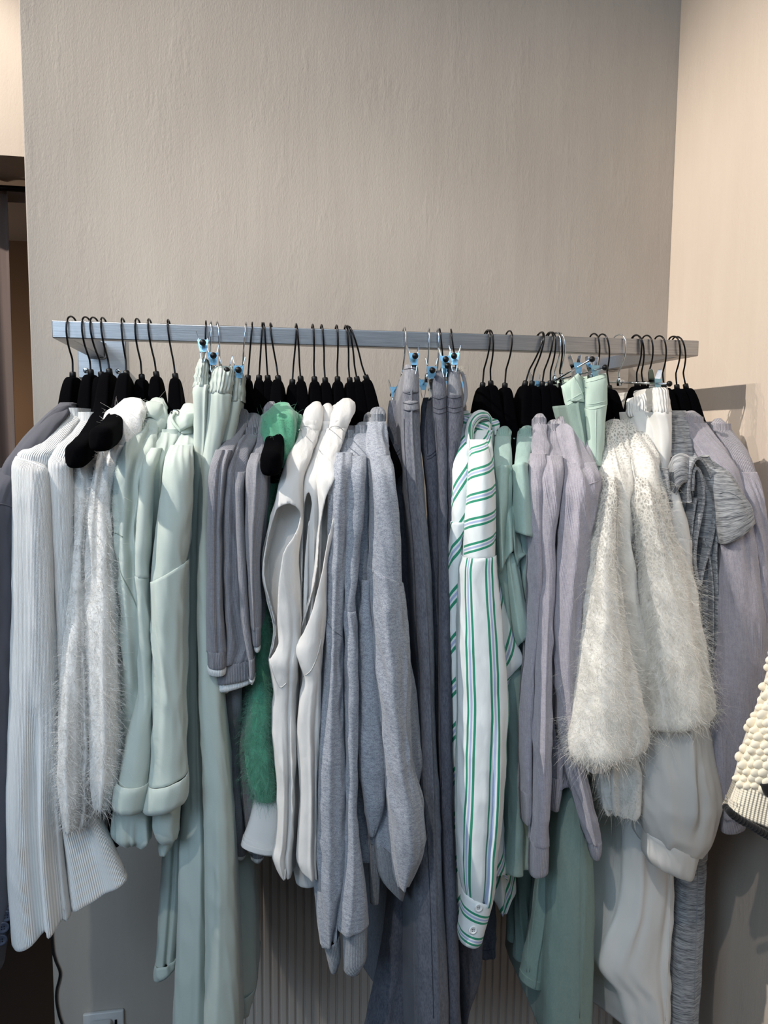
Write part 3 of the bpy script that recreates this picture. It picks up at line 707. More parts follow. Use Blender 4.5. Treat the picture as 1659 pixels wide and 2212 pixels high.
for a, nk, rot, lab, pit in HANGERS: velvet_hanger(a, nk, rot, lab, pit)

def clip_hanger(apex, hookmat, swivel, ball, clip, label, nb=0.155, far=True):
    """Chrome hanger: hook, swivel, bar with black balls, a clip near each end."""
    xa = at(apex, 760, 0)[0]; S = at(swivel[0], swivel[1], 0); drop = RAILZ - S[2]; B = at(ball[0], ball[1], nb); Fp = 2 * S - B
    r = empty('clip_hanger', (xa, YR, RAILZ), label, 'clip hanger', 'chrome clip hangers')
    rot = math.atan2(B[0] - S[0], -(B[1] - S[1])); lean = -math.atan2(S[0] - xa, drop)
    mb = MB(); mb.tube(hook_path(drop, 0), 0.0017, 10); h = mb.build('hook', hookmat); h.rotation_euler = (0, lean, rot); h.location = (xa, YR, RAILZ); set_parent(h, r)
    mb = MB(); mb.tube([S + np.array([0, 0, .012]), S + np.array([0, 0, .008]), S - np.array([0, 0, .008])], [0.0035, 0.0055, 0.0055], 14); mb.build('swivel', M['chrome'], r)
    mb = MB(); mb.tube([B, S, Fp], 0.0022, 10); br = mb.build('bar', M['chrome'], r)
    for E in (B, Fp):
        mb = MB(); mb.ball(E, 0.0062); mb.build('end_ball', M['black_plastic'], br)
    ax = _n(B - S); sd = _n(np.cross(ax, np.array([0, 0, 1.0]))); up = np.cross(sd, ax)
    if sd[0] < 0: sd = -sd
    for f in ((clip, -clip) if far else (clip,)):
        P = S + (B - S) * f; c = empty('clip', P, None, None); set_parent(c, r)
        for s in (-1, 1):
            path = [(s * 0.0125, 0.030), (s * 0.0118, 0.026), (s * 0.0075, 0.010), (s * 0.0040, 0.0), (s * 0.0052, -0.008), (s * 0.0048, -0.020), (s * 0.0022, -0.032)]
            pp = smooth_path(path, 4); V = []; wd = np.interp(np.linspace(0, 1, len(pp)), [0, .12, .3, 1], [0.0035, 0.0062, 0.0085, 0.0095])
            for (a, z), w in zip(pp, wd):
                for dy, dx in ((-w, -.0006), (w, -.0006), (w, .0006), (-w, .0006)): V.append(P + sd * (a + dx) + up * z + ax * dy)
            n = len(pp); Fc = [(i * 4 + k, i * 4 + (k + 1) % 4, (i + 1) * 4 + (k + 1) % 4, (i + 1) * 4 + k) for i in range(n - 1) for k in range(4)] + [(0, 1, 2, 3), tuple(range(4 * n - 4, 4 * n))[::-1]]
            link_mesh('jaw', V, Fc, M['chrome'], c, smooth=False)
        V = [P + sd * a + up * z + ax * (0.0102 * 1.0) for a, z in ((-.0105, .010), (.0105, .010), (.0060, -.014), (-.0060, -.014))]; V += [v + ax * 0.0012 for v in V]
        link_mesh('spring_plate', V, [(0, 1, 2, 3), (7, 6, 5, 4), (0, 4, 5, 1), (1, 5, 6, 2), (2, 6, 7, 3), (3, 7, 4, 0)], M['sky_tint'], c, smooth=False)
    return r
CL = [
 (445, 'black_metal', (443, 800), (438, 740), .86, 'clip hanger with black hook holding the leftmost sage elastic-waist trousers'),
 (455, 'chrome', (452, 806), (461, 768), .82, 'chrome clip hanger holding the middle sage elastic-waist trousers'),
 (471, 'chrome', (476, 812), (490, 800), .80, 'chrome clip hanger with its clip sunk behind the middle sage waistband'),
 (530, 'chrome', (522, 818), (515, 799), .84, 'chrome clip hanger holding the sage trousers next to the grey knits'),
 (872, 'chrome', (870, 815), (897, 769), .84, 'chrome clip hanger holding the pale washed jeans nearest the grey sweatshirts'),
 (925, 'chrome', (922, 818), (934, 800), .80, 'chrome clip hanger half hidden behind the dark jeans waistband'),
 (945, 'chrome', (945, 812), (963, 776), .84, 'chrome clip hanger holding the middle dark grey jeans'),
 (952, 'black_metal', (960, 815), (967, 790), .60, 'clip hanger with black hook between the two dark grey jeans'),
 (978, 'black_metal', (988, 808), (981, 769), .84, 'clip hanger with black hook holding the dark jeans beside the striped shirts'),
 (1199, 'chrome', (1198, 822), (1279, 776), .58, 'chrome clip hanger holding the mint jeans beside the lilac sweaters'),
 (1206, 'chrome', (1213, 818), (1307, 794), .72, 'chrome clip hanger holding the mint jeans with the near folded waistband'),
 (1336, 'chrome', (1337, 826), (1446, 829), .72, 'chrome clip hanger with a level bar holding the white elastic trousers'),
]
for a, hm, sw, bl, cf, lab in CL: clip_hanger(a, M[hm], sw, bl, cf, lab)

# ------------------------------------------------------------------ garments, left to right
def garment(name, hx, label, cat, group=None):
    H = at(hx, 860, 0.0); r = empty(name, (H[0], H[1], H[2]), label, cat, group); return r, H

# --- charcoal blazer
g, H = garment('blazer', 157, 'charcoal wool blazer at the far left end, four buttons on its cuff', 'blazer')
loft('body', [(130, 160, 871, .07, .015), (104, 146, 893, .11, .018), (70, 120, 926, .15, .022), (36, 95, 968, .18, .03), (8, 70, 1012, .2, .03), (-5, 40, 1100, .2, .03), (-10, 36, 1500, .18, .03), (-10, 44, 1900, .15, .03)], M['blazer'], g, back=H, fold=.002, crease=.001)
sl = loft('sleeve', [(0, 60, 1012, .205, .012), (-28, 46, 1050, .215, .03), (-60, 40, 1100, .22, .04), (-76, 36, 1300, .22, .045), (-78, 34, 1600, .22, .045), (-72, 30, 1850, .225, .045), (-68, 24, 1960, .23, .04), (-66, 4, 2085, .23, .04)], M['blazer'], g, fold=.003, crease=.0015)
seam([sl], [(-20, 1093), (0, 1089), (14, 1091), (30, 1097)], g, M['blazer'], .0012)
lp = sheet('lapel', [[(125, 880, .115), (150, 874, .1), (163, 882, .09)], [(95, 905, .145), (120, 896, .13), (140, 905, .12)], [(78, 925, .165), (100, 916, .15), (112, 925, .145)], [(70, 932, .17), (84, 930, .165), (92, 936, .16)]], M['blazer'], g, thick=.002)
for x, y in ((20, 1953), (13, 1979), (6, 2004), (2, 2031)): button([sl], x, y, .0105, M['button_dark'], sl, .26, (0.25, -1, 0.1))

# --- white ribbed tops
g, H = garment('ribbed_top', 196, 'white ribbed flared-sleeve top, leftmost white garment beside the charcoal blazer', 'ribbed top', 'white ribbed tops')
loft('body', [(128, 178, 889, .075, .012), (112, 174, 905, .10, .016), (90, 160, 930, .135, .022), (62, 140, 958, .17, .026), (36, 112, 985, .2, .026), (30, 108, 1040, .2, .02), (40, 106, 1200, .19, .02), (50, 118, 1600, .17, .02), (50, 130, 1900, .16, .02)], M['white_rib_h'], g, back=H, fold=.0015, crease=.0008)
loft('collar', [(126, 180, 884, .072, .014), (122, 180, 897, .084, .016), (118, 178, 904, .094, .017)], M['white_rib'], g, back=H, fold=.001, crease=0)
s = loft('sleeve', [(34, 985, 96, 1000, .214, .012), (27, 1006, 103, 1020, .224, .026), (27, 108, 1080, .226, .034), (26, 113, 1200, .226, .036), (23, 118, 1350, .226, .036), (20, 124, 1500, .226, .038), (17, 1650, 128, 1645, .228, .040), (17, 1750, 130, 1740, .23, .042), (20, 1850, 137, 1835, .232, .044), (26, 1945, 146, 1915, .234, .046), (33, 2026, 154, 1974, .236, .048)], M['white_rib'], g,
     fold=.004, crease=.0008, kf=1.0, vf=2, ridges=[(.62, .57, .09, -.030, .42, 1), (.90, .86, .07, -.030, .6, 1), (.25, .25, .22, .012, .4, 1), (.72, .72, .10, .010, .5, 1)], wav=.003)
seam([s], [(29, 990), (50, 993), (75, 1001), (97, 1012)], s, M['white_rib'], .0012)
g, H = garment('ribbed_top', 219, 'white ribbed flared-sleeve top partly behind the white mohair knits', 'ribbed top', 'white ribbed tops')
loft('body', [(172, 213, 899, .075, .012), (156, 208, 916, .10, .018), (134, 192, 942, .14, .022), (112, 172, 972, .185, .024), (105, 160, 1000, .2, .022), (110, 156, 1100, .19, .018), (120, 165, 1500, .16, .02), (130, 190, 1800, .14, .02)], M['white_rib_h'], g, back=H, fold=.0015, crease=.0008)
loft('collar', [(171, 215, 894, .072, .014), (166, 215, 906, .084, .016), (162, 212, 913, .094, .017)], M['white_rib'], g, back=H, fold=.001, crease=0)
loft('sleeve', [(108, 982, 154, 988, .205, .012), (103, 1002, 157, 1006, .212, .024), (105, 158, 1100, .212, .026), (110, 160, 1250, .208, .026), (116, 166, 1450, .2, .026), (122, 182, 1600, .196, .03), (128, 1740, 206, 1735, .196, .034), (136, 1830, 240, 1815, .198, .036), (146, 1950, 276, 1896, .2, .038)], M['white_rib'], g, fold=.004, crease=.0008, kf=.9, vf=2, ridges=[(.25, .2, .12, .012, .6, 1), (.6, .65, .15, -.012, .55, 1)], wav=.003)

# --- white mohair knits on the left
g, H = garment('mohair_sweater', 239, 'white mohair sweater slipped off the lower bare hanger arm, left of its twin', 'mohair sweater', 'white mohair sweaters left')
b = loft('body', [(205, 250, 905, .06, .012), (190, 236, 945, .10, .018), (176, 222, 985, .13, .02), (166, 205, 1050, .14, .02), (160, 200, 1200, .14, .02), (155, 205, 1500, .13, .02), (160, 210, 1745, .12, .02)], M['mohair_white'], g, back=H, fold=.003)
s = loft('sleeve', [(166, 202, 975, .19, .010), (160, 200, 1040, .198, .018), (158, 190, 1150, .2, .022), (155, 186, 1230, .205, .026), (144, 194, 1330, .214, .034), (134, 199, 1450, .222, .04), (128, 201, 1580, .228, .044), (126, 200, 1660, .23, .044), (130, 198, 1705, .23, .04), (136, 190, 1745, .23, .034), (140, 184, 1778, .23, .03)], M['mohair_white'], g, fold=.005, crease=.002, ridges=[(.3, .42, .12, .010, .5, 1), (.75, .8, .08, -.012, .3, 1)])
fuzz(s, 7500, .015, M['mohair_white'], g, seed=1)
g, H = garment('mohair_sweater', 278, 'white mohair sweater bunched high over the upper bare hanger arm beside the sage hoodies', 'mohair sweater', 'white mohair sweaters left')
b = loft('body', [(262, 312, 860, .09, .016), (246, 316, 878, .11, .026), (232, 312, 900, .135, .03), (234, 304, 930, .15, .03), (240, 290, 960, .16, .024), (225, 275, 990, .17, .02), (212, 258, 1030, .18, .018), (206, 248, 1150, .18, .018), (204, 248, 1400, .16, .02), (206, 250, 1720, .14, .02)], M['mohair_white'], g, back=H, fold=.005, crease=.003, dome=.045)
s = loft('sleeve', [(222, 270, 962, .185, .012), (208, 250, 1010, .2, .018), (196, 241, 1080, .206, .022), (190, 244, 1150, .21, .026), (188, 251, 1240, .214, .032), (187, 259, 1370, .22, .038), (191, 263, 1500, .224, .042), (195, 264, 1600, .226, .042), (197, 258, 1670, .226, .04), (200, 248, 1710, .226, .034), (205, 240, 1736, .226, .026)], M['mohair_white'], g, fold=.005, crease=.002, ridges=[(.35, .4, .10, -.012, 0, .45), (.6, .55, .12, .010, .3, 1)])
fuzz(s, 7500, .015, M['mohair_white'], g, seed=2); fuzz(b, 5500, .016, M['mohair_white'], g, seed=3)

# --- sage hoodies
g, H = garment('hoodie', 306, 'sage green hoodie with gathered hem, next to the white mohair knits', 'hoodie', 'sage green hoodies')
loft('hood', [(330, 354, 858, .02, .014), (316, 361, 872, .05, .026), (309, 363, 895, .08, .034), (305, 360, 920, .10, .034), (300, 350, 945, .115, .024)], M['sage'], g, back=H + np.array([0, -.02, 0]), fold=.004, crease=.002)
b = loft('body', [(298, 340, 915, .12, .016), (268, 334, 945, .15, .024), (246, 325, 985, .185, .028), (241, 312, 1025, .2, .026), (246, 306, 1090, .205, .022), (246, 300, 1160, .205, .024), (254, 306, 1230, .205, .026), (260, 312, 1330, .205, .028), (264, 320, 1450, .2, .028), (264, 318, 1600, .19, .026), (246, 330, 1745, .18, .026)], M['sage'], g, back=H, fold=.004, crease=.004, ridges=[(.75, .6, .10, -.015, 0, .5), (.35, .45, .12, .008, .1, .8)])
h = loft('hem_band', [(248, 328, 1738, .185, .028), (242, 330, 1765, .19, .034), (240, 1800, 330, 1806, .194, .034), (250, 1818, 318, 1822, .19, .02)], M['sage'], g, fold=.011, kf=3.0, vf=1.0, crease=.001)
seam([b], [(243, 1150), (254, 1153), (265, 1160)], g, M['sage_seam_shade'], .001); seam([b], [(256, 1205), (262, 1240), (280, 1275), (298, 1320), (303, 1370)], g, M['sage_seam_shade'], .0011)
sheet('collar_band', [[(303, 884, .10), (322, 868, .09), (345, 870, .085), (357, 886, .08)], [(305, 896, .115), (322, 884, .12), (342, 888, .115), (354, 903, .1)], [(307, 905, .12), (324, 900, .13), (338, 910, .125), (345, 925, .115)]], M['sage'], g, thick=.003)
g, H = garment('hoodie', 337, 'sage green hoodie with eyelet drawcord and turned-back narrow cuff', 'hoodie', 'sage green hoodies')
hd = loft('hood', [(372, 394, 886, .06, .012), (364, 398, 900, .09, .022), (362, 398, 925, .105, .028), (345, 392, 950, .12, .026)], M['sage'], g, back=H + np.array([0.02, 0, 0]), fold=.004, crease=.003)
b = loft('body', [(342, 388, 935, .12, .02), (328, 376, 962, .15, .024), (312, 364, 1000, .175, .026), (304, 356, 1050, .185, .024), (300, 352, 1150, .185, .022), (304, 345, 1400, .17, .02), (310, 350, 1720, .15, .02)], M['sage'], g, back=H, fold=.004, crease=.003, ridges=[(.65, .7, .08, -.02, .1, .9)])
s = loft('sleeve', [(322, 350, 968, .18, .012), (304, 334, 1010, .21, .022), (298, 328, 1080, .216, .026), (293, 324, 1180, .22, .028), (292, 323, 1243, .22, .028)], M['sage'], g, fold=.003, crease=.0015)
s2 = loft('lower_sleeve', [(290, 324, 1241, .22, .0295), (293, 327, 1290, .22, .030), (297, 333, 1400, .22, .030), (298, 335, 1490, .222, .032), (282, 333, 1560, .224, .036), (265, 328, 1640, .228, .038), (257, 323, 1690, .23, .04)], M['sage'], g, fold=.003, crease=.0012, wav=0)
loft('cuff', [(253, 1679, 324, 1682, .232, .046), (248, 1695, 323, 1698, .233, .048), (244, 1728, 319, 1733, .233, .048), (247, 1737, 312, 1741, .232, .042)], M['sage'], g, fold=.002, crease=.001, hem=.03)
mb = MB(); mb.tube([hit([hd, b], x, y, .13, .003) for x, y in smooth_path([(378, 893), (371, 903), (376, 915), (384, 925), (391, 932)], 4)], .0032, 8); mb.build('drawcord', M['cord'], g)
ring = [hit([hd, b], 379 + 8 * math.cos(a), 892 + 6 * math.sin(a), .12, .001) for a in np.linspace(0, 2 * PI, 20, endpoint=False)]
mb = MB(); mb.tube(ring, .0014, 6, closed=True); mb.build('eyelet', M['chrome'], g)
g, H = garment('hoodie', 378, 'sage green hoodie with a wide turned-back cuff, against the sage trousers', 'hoodie', 'sage green hoodies')
loft('hood', [(398, 420, 872, .06, .012), (391, 422, 888, .09, .024), (389, 424, 910, .105, .03), (388, 420, 936, .115, .022)], M['sage'], g, back=H + np.array([0.02, 0, 0]), fold=.004, crease=.003)
sheet('collar_band', [[(389, 905, .135), (400, 893, .14), (418, 890, .13)], [(388, 920, .14), (402, 910, .15), (420, 905, .135)], [(390, 932, .135), (404, 924, .15), (420, 918, .135)]], M['sage'], g, thick=.003)
loft('body', [(386, 420, 938, .12, .016), (372, 420, 965, .15, .022), (358, 418, 1000, .18, .026), (352, 416, 1060, .185, .02), (350, 412, 1300, .17, .02), (352, 412, 1700, .15, .02)], M['sage'], g, back=H, fold=.003, crease=.002)
s = loft('sleeve', [(370, 416, 962, .182, .014), (358, 415, 990, .206, .028), (354, 413, 1040, .216, .034), (344, 411, 1110, .22, .036), (334, 407, 1190, .222, .038), (328, 1258, 404, 1213, .222, .038)], M['sage'], g, fold=.003, crease=.002)
s2 = loft('lower_sleeve', [(326, 1255, 406, 1209, .222, .042), (326, 1290, 405, 1262, .222, .042), (330, 403, 1400, .222, .04), (334, 402, 1500, .224, .04), (330, 404, 1580, .226, .042), (322, 1690, 406, 1660, .228, .044)], M['sage'], g, fold=.004, crease=.002, ridges=[(.1, .3, .05, -.004, .05, .35)])
loft('cuff', [(320, 1688, 408, 1664, .231, .05), (315, 1706, 409, 1680, .232, .052), (309, 1738, 408, 1710, .232, .052), (314, 1746, 404, 1720, .231, .046)], M['sage'], g, fold=.002, crease=.001, hem=.03)
e = loft('inner_sleeve', [(334, 1738, 392, 1722, .2, .03), (330, 1770, 386, 1768, .2, .032), (336, 1800, 384, 1800, .2, .03), (343, 1814, 374, 1812, .2, .02)], M['sage'], g, fold=.004)
loft('hem_rib', [(343, 1802, 380, 1798, .17, .016), (343, 1830, 374, 1822, .17, .016), (346, 1843, 362, 1840, .17, .012)], M['sage'], g, fold=.002)

# --- sage trousers
def seam_lines(objs, lines, parent, mat, n=.14, r=.0008):
    for l in lines: seam(objs, l, parent, mat, r, n)
g, H = garment('sweatpants', 395, 'sage green sweatpant leg hanging low behind the hoodies, hem above the socket', 'trousers')
loft('leg', [(372, 404, 1000, .05, .02), (366, 404, 1500, .05, .02), (352, 398, 1830, .05, .024), (342, 388, 1990, .05, .024), (335, 2082, 380, 2068, .05, .024)], M['sage_trouser'], g, back=at(400, 860, -.02), fold=.003, crease=.001, ridges=[(.55, .55, .08, -.012)])
loft('ankle_cuff', [(335, 2080, 380, 2066, .052, .025), (333, 2096, 378, 2084, .052, .025), (334, 2110, 352, 2111, .052, .016)], M['sage_trouser'], g, back=at(396, 860, -.02), fold=.002)

g, H = garment('trousers', 443, 'sage green elastic-waist trousers, leftmost pair, held by a black-hook clip', 'trousers', 'sage green elastic trousers')
w = loft('waistband', [(432, 448, 776, .13, .010), (427, 452, 790, .135, .016), (424, 453, 800, .138, .018), (425, 452, 803, .138, .016), (420, 454, 816, .14, .02), (423, 453, 820, .14, .018), (418, 455, 836, .142, .02)], M['sage_shirr'], g, back=H + np.array([.01, 0, 0]), fold=.003, kf=3, crease=.002, vf=8)
l = loft('leg', [(419, 454, 833, .142, .018), (415, 452, 850, .146, .02), (416, 452, 900, .15, .022), (415, 450, 960, .15, .022), (412, 444, 1040, .15, .022), (406, 440, 1150, .15, .024), (402, 436, 1300, .15, .024), (400, 436, 1500, .15, .024), (398, 442, 1700, .155, .026), (390, 448, 1850, .16, .028), (380, 449, 2050, .16, .03), (372, 448, 2240, .16, .03)], M['sage_trouser'], g, back=H, fold=.003, crease=.001, ridges=[(.8, .75, .1, .006)])
g, H = garment('trousers', 478, 'sage green elastic-waist trousers, middle and nearest pair with the broad front leg', 'trousers', 'sage green elastic trousers')
w = loft('waistband', [(464, 503, 793, .13, .014), (458, 508, 803, .136, .024), (456, 507, 812, .138, .026), (457, 505, 816, .138, .024), (453, 506, 828, .142, .027), (455, 504, 832, .142, .025), (450, 503, 847, .146, .027), (452, 500, 851, .146, .024)], M['sage_shirr'], g, back=H + np.array([.0, 0, 0]), fold=.003, kf=3.5, crease=.002, vf=8)
l = loft('leg', [(451, 848, 500, 853, .146, .024), (449, 880, 495, 885, .15, .026), (446, 920, 485, 925, .154, .026), (439, 475, 970, .158, .026), (433, 464, 1040, .164, .026), (429, 456, 1120, .17, .026), (427, 460, 1250, .18, .028), (428, 474, 1400, .185, .032), (432, 486, 1550, .19, .034), (438, 497, 1700, .19, .036), (444, 507, 1850, .19, .038), (447, 513, 2000, .19, .04), (440, 521, 2240, .19, .042)], M['sage_trouser'], g, back=H, fold=.003, crease=.001, ridges=[(.55, .3, .12, .006, .5, 1)])
g, H = garment('trousers', 520, 'sage green elastic-waist trousers, rightmost pair beside the grey knits', 'trousers', 'sage green elastic trousers')
w = loft('waistband', [(500, 521, 806, .12, .010), (496, 524, 816, .125, .016), (498, 522, 830, .127, .014), (494, 524, 842, .13, .016), (497, 521, 858, .13, .014), (494, 521, 866, .132, .015)], M['sage_shirr'], g, back=H, fold=.003, kf=3, crease=.002, vf=8)
loft('leg', [(495, 520, 864, .132, .014), (488, 514, 890, .134, .016), (476, 506, 940, .136, .018), (466, 500, 985, .136, .02), (460, 496, 1050, .12, .02), (465, 500, 1200, .10, .02), (475, 512, 1500, .08, .02), (490, 530, 1750, .07, .022), (498, 548, 1870, .07, .024), (500, 553, 2100, .07, .026), (500, 2176, 548, 2150, .07, .026)], M['sage_trouser'], g, back=H, fold=.003, crease=.001)
loft('hem', [(500, 2150, 554, 2128, .072, .027), (502, 2180, 545, 2166, .072, .027), (503, 2192, 538, 2182, .072, .024)], M['sage_trouser'], g, back=H, fold=.001)

# --- grey fine knits with white edges
g, H = garment('fine_knit_sweater', 536, 'mid grey knit with short layered sleeve, against the sage trousers', 'sweater', 'mid grey layered knits')
loft('collar', [(508, 536, 884, .07, .014), (503, 541, 896, .085, .018), (500, 538, 918, .10, .018)], M['grey_knit_rib'], g, back=H, fold=.002, crease=.001)
loft('body', [(500, 536, 915, .10, .017), (484, 522, 945, .13, .02), (468, 506, 975, .17, .022), (458, 492, 1010, .19, .02), (455, 488, 1100, .19, .018), (460, 490, 1380, .17, .018)], M['grey_knit'], g, back=H, fold=.002, crease=.002)
s = loft('sleeve', [(466, 500, 972, .19, .012), (456, 490, 1005, .204, .02), (452, 483, 1070, .21, .024), (451, 479, 1150, .21, .026), (449, 480, 1260, .212, .028), (447, 486, 1370, .214, .03), (447, 489, 1404, .214, .03)], M['grey_knit'], g, fold=.004, crease=.001, ridges=[(.6, .6, .1, -.008)])
loft('cuff', [(447, 489, 1402, .215, .031), (448, 490, 1420, .215, .032), (448, 489, 1437, .215, .031)], M['grey_knit_rib'], g, fold=.002, crease=0)
loft('white_cuff_edge', [(449, 489, 1432, .213, .029), (447, 490, 1440, .213, .031), (450, 488, 1452, .213, .027)], M['white_trim'], g, fold=.002, crease=0)
g, H = garment('fine_knit_sweater', 560, 'mid grey knit with the wide rib hem and white under-edge, among grey knits', 'sweater', 'mid grey layered knits')
loft('collar', [(530, 562, 893, .07, .014), (524, 568, 908, .085, .02), (518, 566, 932, .10, .02), (515, 558, 945, .11, .018)], M['grey_knit_rib'], g, back=H, fold=.002, crease=.001)
b = loft('body', [(516, 560, 940, .11, .02), (500, 545, 965, .14, .024), (489, 532, 1000, .17, .026), (484, 528, 1040, .19, .026), (481, 527, 1120, .195, .024), (478, 528, 1250, .195, .024), (484, 538, 1380, .195, .026), (462, 1432, 548, 1418, .195, .028)], M['grey_knit'], g, back=H, fold=.004, crease=.003, ridges=[(.3, .3, .12, .008)])
loft('hem_rib', [(466, 1432, 547, 1420, .196, .029), (462, 1455, 549, 1440, .197, .030), (460, 1474, 550, 1456, .197, .030)], M['grey_knit_rib'], g, back=H, fold=.004, crease=0, kf=1.2)
loft('white_hem_edge', [(464, 1470, 549, 1454, .194, .027), (462, 1486, 550, 1466, .194, .028), (468, 1492, 546, 1470, .194, .025)], M['white_trim'], g, back=H, fold=.004, crease=0, kf=1.2)
sheet('white_shirt_corner', [[(462, 1480, .2), (480, 1478, .21), (497, 1474, .2)], [(474, 1488, .2), (486, 1488, .208), (496, 1482, .2)], [(484, 1496, .2), (490, 1497, .205), (494, 1494, .2)]], M['cotton'], g)
s = loft('sleeve', [(508, 530, 1020, .2, .012), (507, 526, 1060, .214, .018), (512, 530, 1180, .216, .02), (520, 538, 1330, .216, .022), (535, 549, 1424, .216, .02)], M['grey_knit'], g, fold=.002, crease=.001)
loft('cuff', [(535, 550, 1420, .217, .021), (537, 550, 1450, .217, .02), (538, 549, 1462, .217, .018)], M['grey_knit_rib'], g, fold=.001, crease=0)
loft('white_cuff_edge', [(538, 549, 1458, .216, .017), (537, 550, 1466, .216, .018), (540, 548, 1472, .216, .014)], M['white_trim'], g, fold=.001, crease=0)
loft('long_sleeve', [(492, 524, 1400, .14, .02), (486, 523, 1500, .15, .022), (494, 518, 1620, .11, .022), (500, 522, 1720, .11, .024), (504, 532, 1812, .11, .024)], M['grey_knit'], g, fold=.003, crease=.001)
loft('long_cuff', [(504, 533, 1810, .11, .025), (507, 533, 1838, .11, .023)], M['grey_knit_rib'], g, fold=.001, crease=0)
loft('white_long_cuff_edge', [(508, 532, 1835, .11, .021), (507, 531, 1844, .11, .021), (510, 526, 1850, .11, .016)], M['white_trim'], g, fold=.001, crease=0)
g, H = garment('fine_knit_sweater', 578, 'mid grey knit half under the green mohair, with a slim white-edged cuff', 'sweater', 'mid grey layered knits')
loft('collar', [(576, 596, 868, .06, .010), (569, 594, 880, .08, .014), (566, 590, 905, .09, .014)], M['grey_knit_rib'], g, back=H, fold=.002, crease=.001)
loft('body', [(562, 592, 900, .09, .014), (556, 590, 940, .12, .018), (546, 588, 975, .15, .02), (537, 582, 1005, .175, .022), (534, 578, 1100, .18, .02), (540, 575, 1300, .17, .02), (545, 570, 1390, .16, .02)], M['grey_knit'], g, back=H, fold=.003, crease=.002)
s = loft('sleeve', [(542, 578, 980, .18, .012), (534, 580, 1005, .202, .022), (531, 580, 1050, .208, .026), (531, 570, 1140, .21, .026), (534, 562, 1230, .21, .026), (541, 564, 1354, .21, .024)], M['grey_knit'], g, fold=.003, crease=.001, ridges=[(.45, .3, .1, .006)])
loft('cuff', [(541, 564, 1350, .211, .025), (543, 563, 1375, .211, .024), (545, 562, 1391, .211, .022)], M['grey_knit_rib'], g, fold=.001, crease=0)
loft('white_cuff_edge', [(547, 562, 1387, .21, .02), (547, 563, 1396, .21, .021), (549, 561, 1404, .21, .018)], M['white_trim'], g, fold=.001, crease=0)
loft('long_sleeve', [(525, 552, 1440, .11, .02), (521, 542, 1520, .115, .022), (518, 545, 1640, .115, .024), (525, 552, 1720, .115, .026), (535, 572, 1830, .115, .026)], M['grey_knit'], g, fold=.003, crease=.001)
loft('long_cuff', [(538, 572, 1828, .115, .026), (541, 571, 1842, .115, .025)], M['grey_knit_rib'], g, fold=.001, crease=0)
loft('white_long_cuff_edge', [(542, 570, 1840, .115, .024), (541, 570, 1848, .115, .024), (545, 564, 1855, .115, .018)], M['white_trim'], g, fold=.001, crease=0)

# --- green mohair
g, H = garment('mohair_sweater', 601, 'green mohair sweater fallen from its hanger arm, nearest the grey knits', 'mohair sweater', 'green mohair sweaters')
b = loft('body', [(588, 630, 870, .07, .014), (574, 640, 886, .09, .024), (568, 642, 910, .11, .03), (566, 638, 940, .12, .03), (572, 630, 965, .13, .026), (580, 626, 990, .14, .022), (582, 606, 1030, .13, .02), (574, 586, 1100, .13, .014), (560, 570, 1215, .12, .014), (562, 580, 1400, .12, .018), (560, 590, 1690, .12, .018)], M['mohair_green'], g, back=H, fold=.005, crease=.003, dome=.045)
s = loft('sleeve', [(590, 612, 985, .14, .012), (580, 590, 1060, .15, .014), (574, 582, 1130, .155, .018), (562, 572, 1215, .155, .02), (558, 578, 1290, .155, .024), (550, 590, 1380, .155, .028), (546, 588, 1460, .155, .032), (535, 590, 1560, .155, .036), (531, 594, 1630, .155, .036), (538, 597, 1685, .155, .032), (554, 596, 1722, .155, .024)], M['mohair_green'], g, fold=.004, crease=.002)
fuzz(s, 7500, .015, M['mohair_green'], g, seed=4); fuzz(b, 5500, .015, M['mohair_green'], g, seed=5)
g, H = garment('mohair_sweater', 632, 'green mohair sweater in the shade against the white blouses', 'mohair sweater', 'green mohair sweaters')
b = loft('body', [(624, 650, 896, .06, .012), (618, 652, 915, .08, .018), (608, 644, 960, .10, .022), (600, 630, 1020, .10, .02), (590, 610, 1100, .07, .016), (580, 596, 1250, .06, .014)], M['mohair_green'], g, back=H, fold=.004)
fuzz(b, 2200, .012, M['mohair_green'], g, seed=6)

# --- white sleeveless blouses
def rim(objs, pts, parent, mat, r=.0012, n=.2, k=5):
    px = smooth_path(pts, k, closed=True); P = np.array([at(x, y, n) for x, y in px]); 
    hits = np.array([hit(objs, x, y, n, .0004) for x, y in px])
    # keep the edge on the near panel: samples that fall through to the far side take their depth from their neighbours
    dist = np.linalg.norm(hits - CAM, axis=1); ref = np.minimum(np.roll(dist, 3), np.roll(dist, -3))
    return hits
g, H = garment('sleeveless_blouse', 649, 'white cotton shirt whose flared tail shows below the green mohair', 'blouse', 'white cotton blouses')
loft('body', [(640, 662, 905, .05, .012), (632, 660, 960, .09, .016), (618, 652, 1040, .12, .018), (604, 640, 1300, .11, .018), (578, 620, 1550, .10, .018), (556, 608, 1690, .13, .02), (546, 604, 1730, .15, .022), (534, 1775, 601, 1780, .17, .023), (520, 1822, 598, 1838, .185, .024)], M['cotton'], g, back=H, fold=.003, crease=.001, hem=.012)
loft('hem_band', [(523, 1812, 599, 1828, .1845, .0245), (520, 1823, 599, 1839, .1855, .0248)], M['cotton'], g, back=H, fold=.001, crease=0)

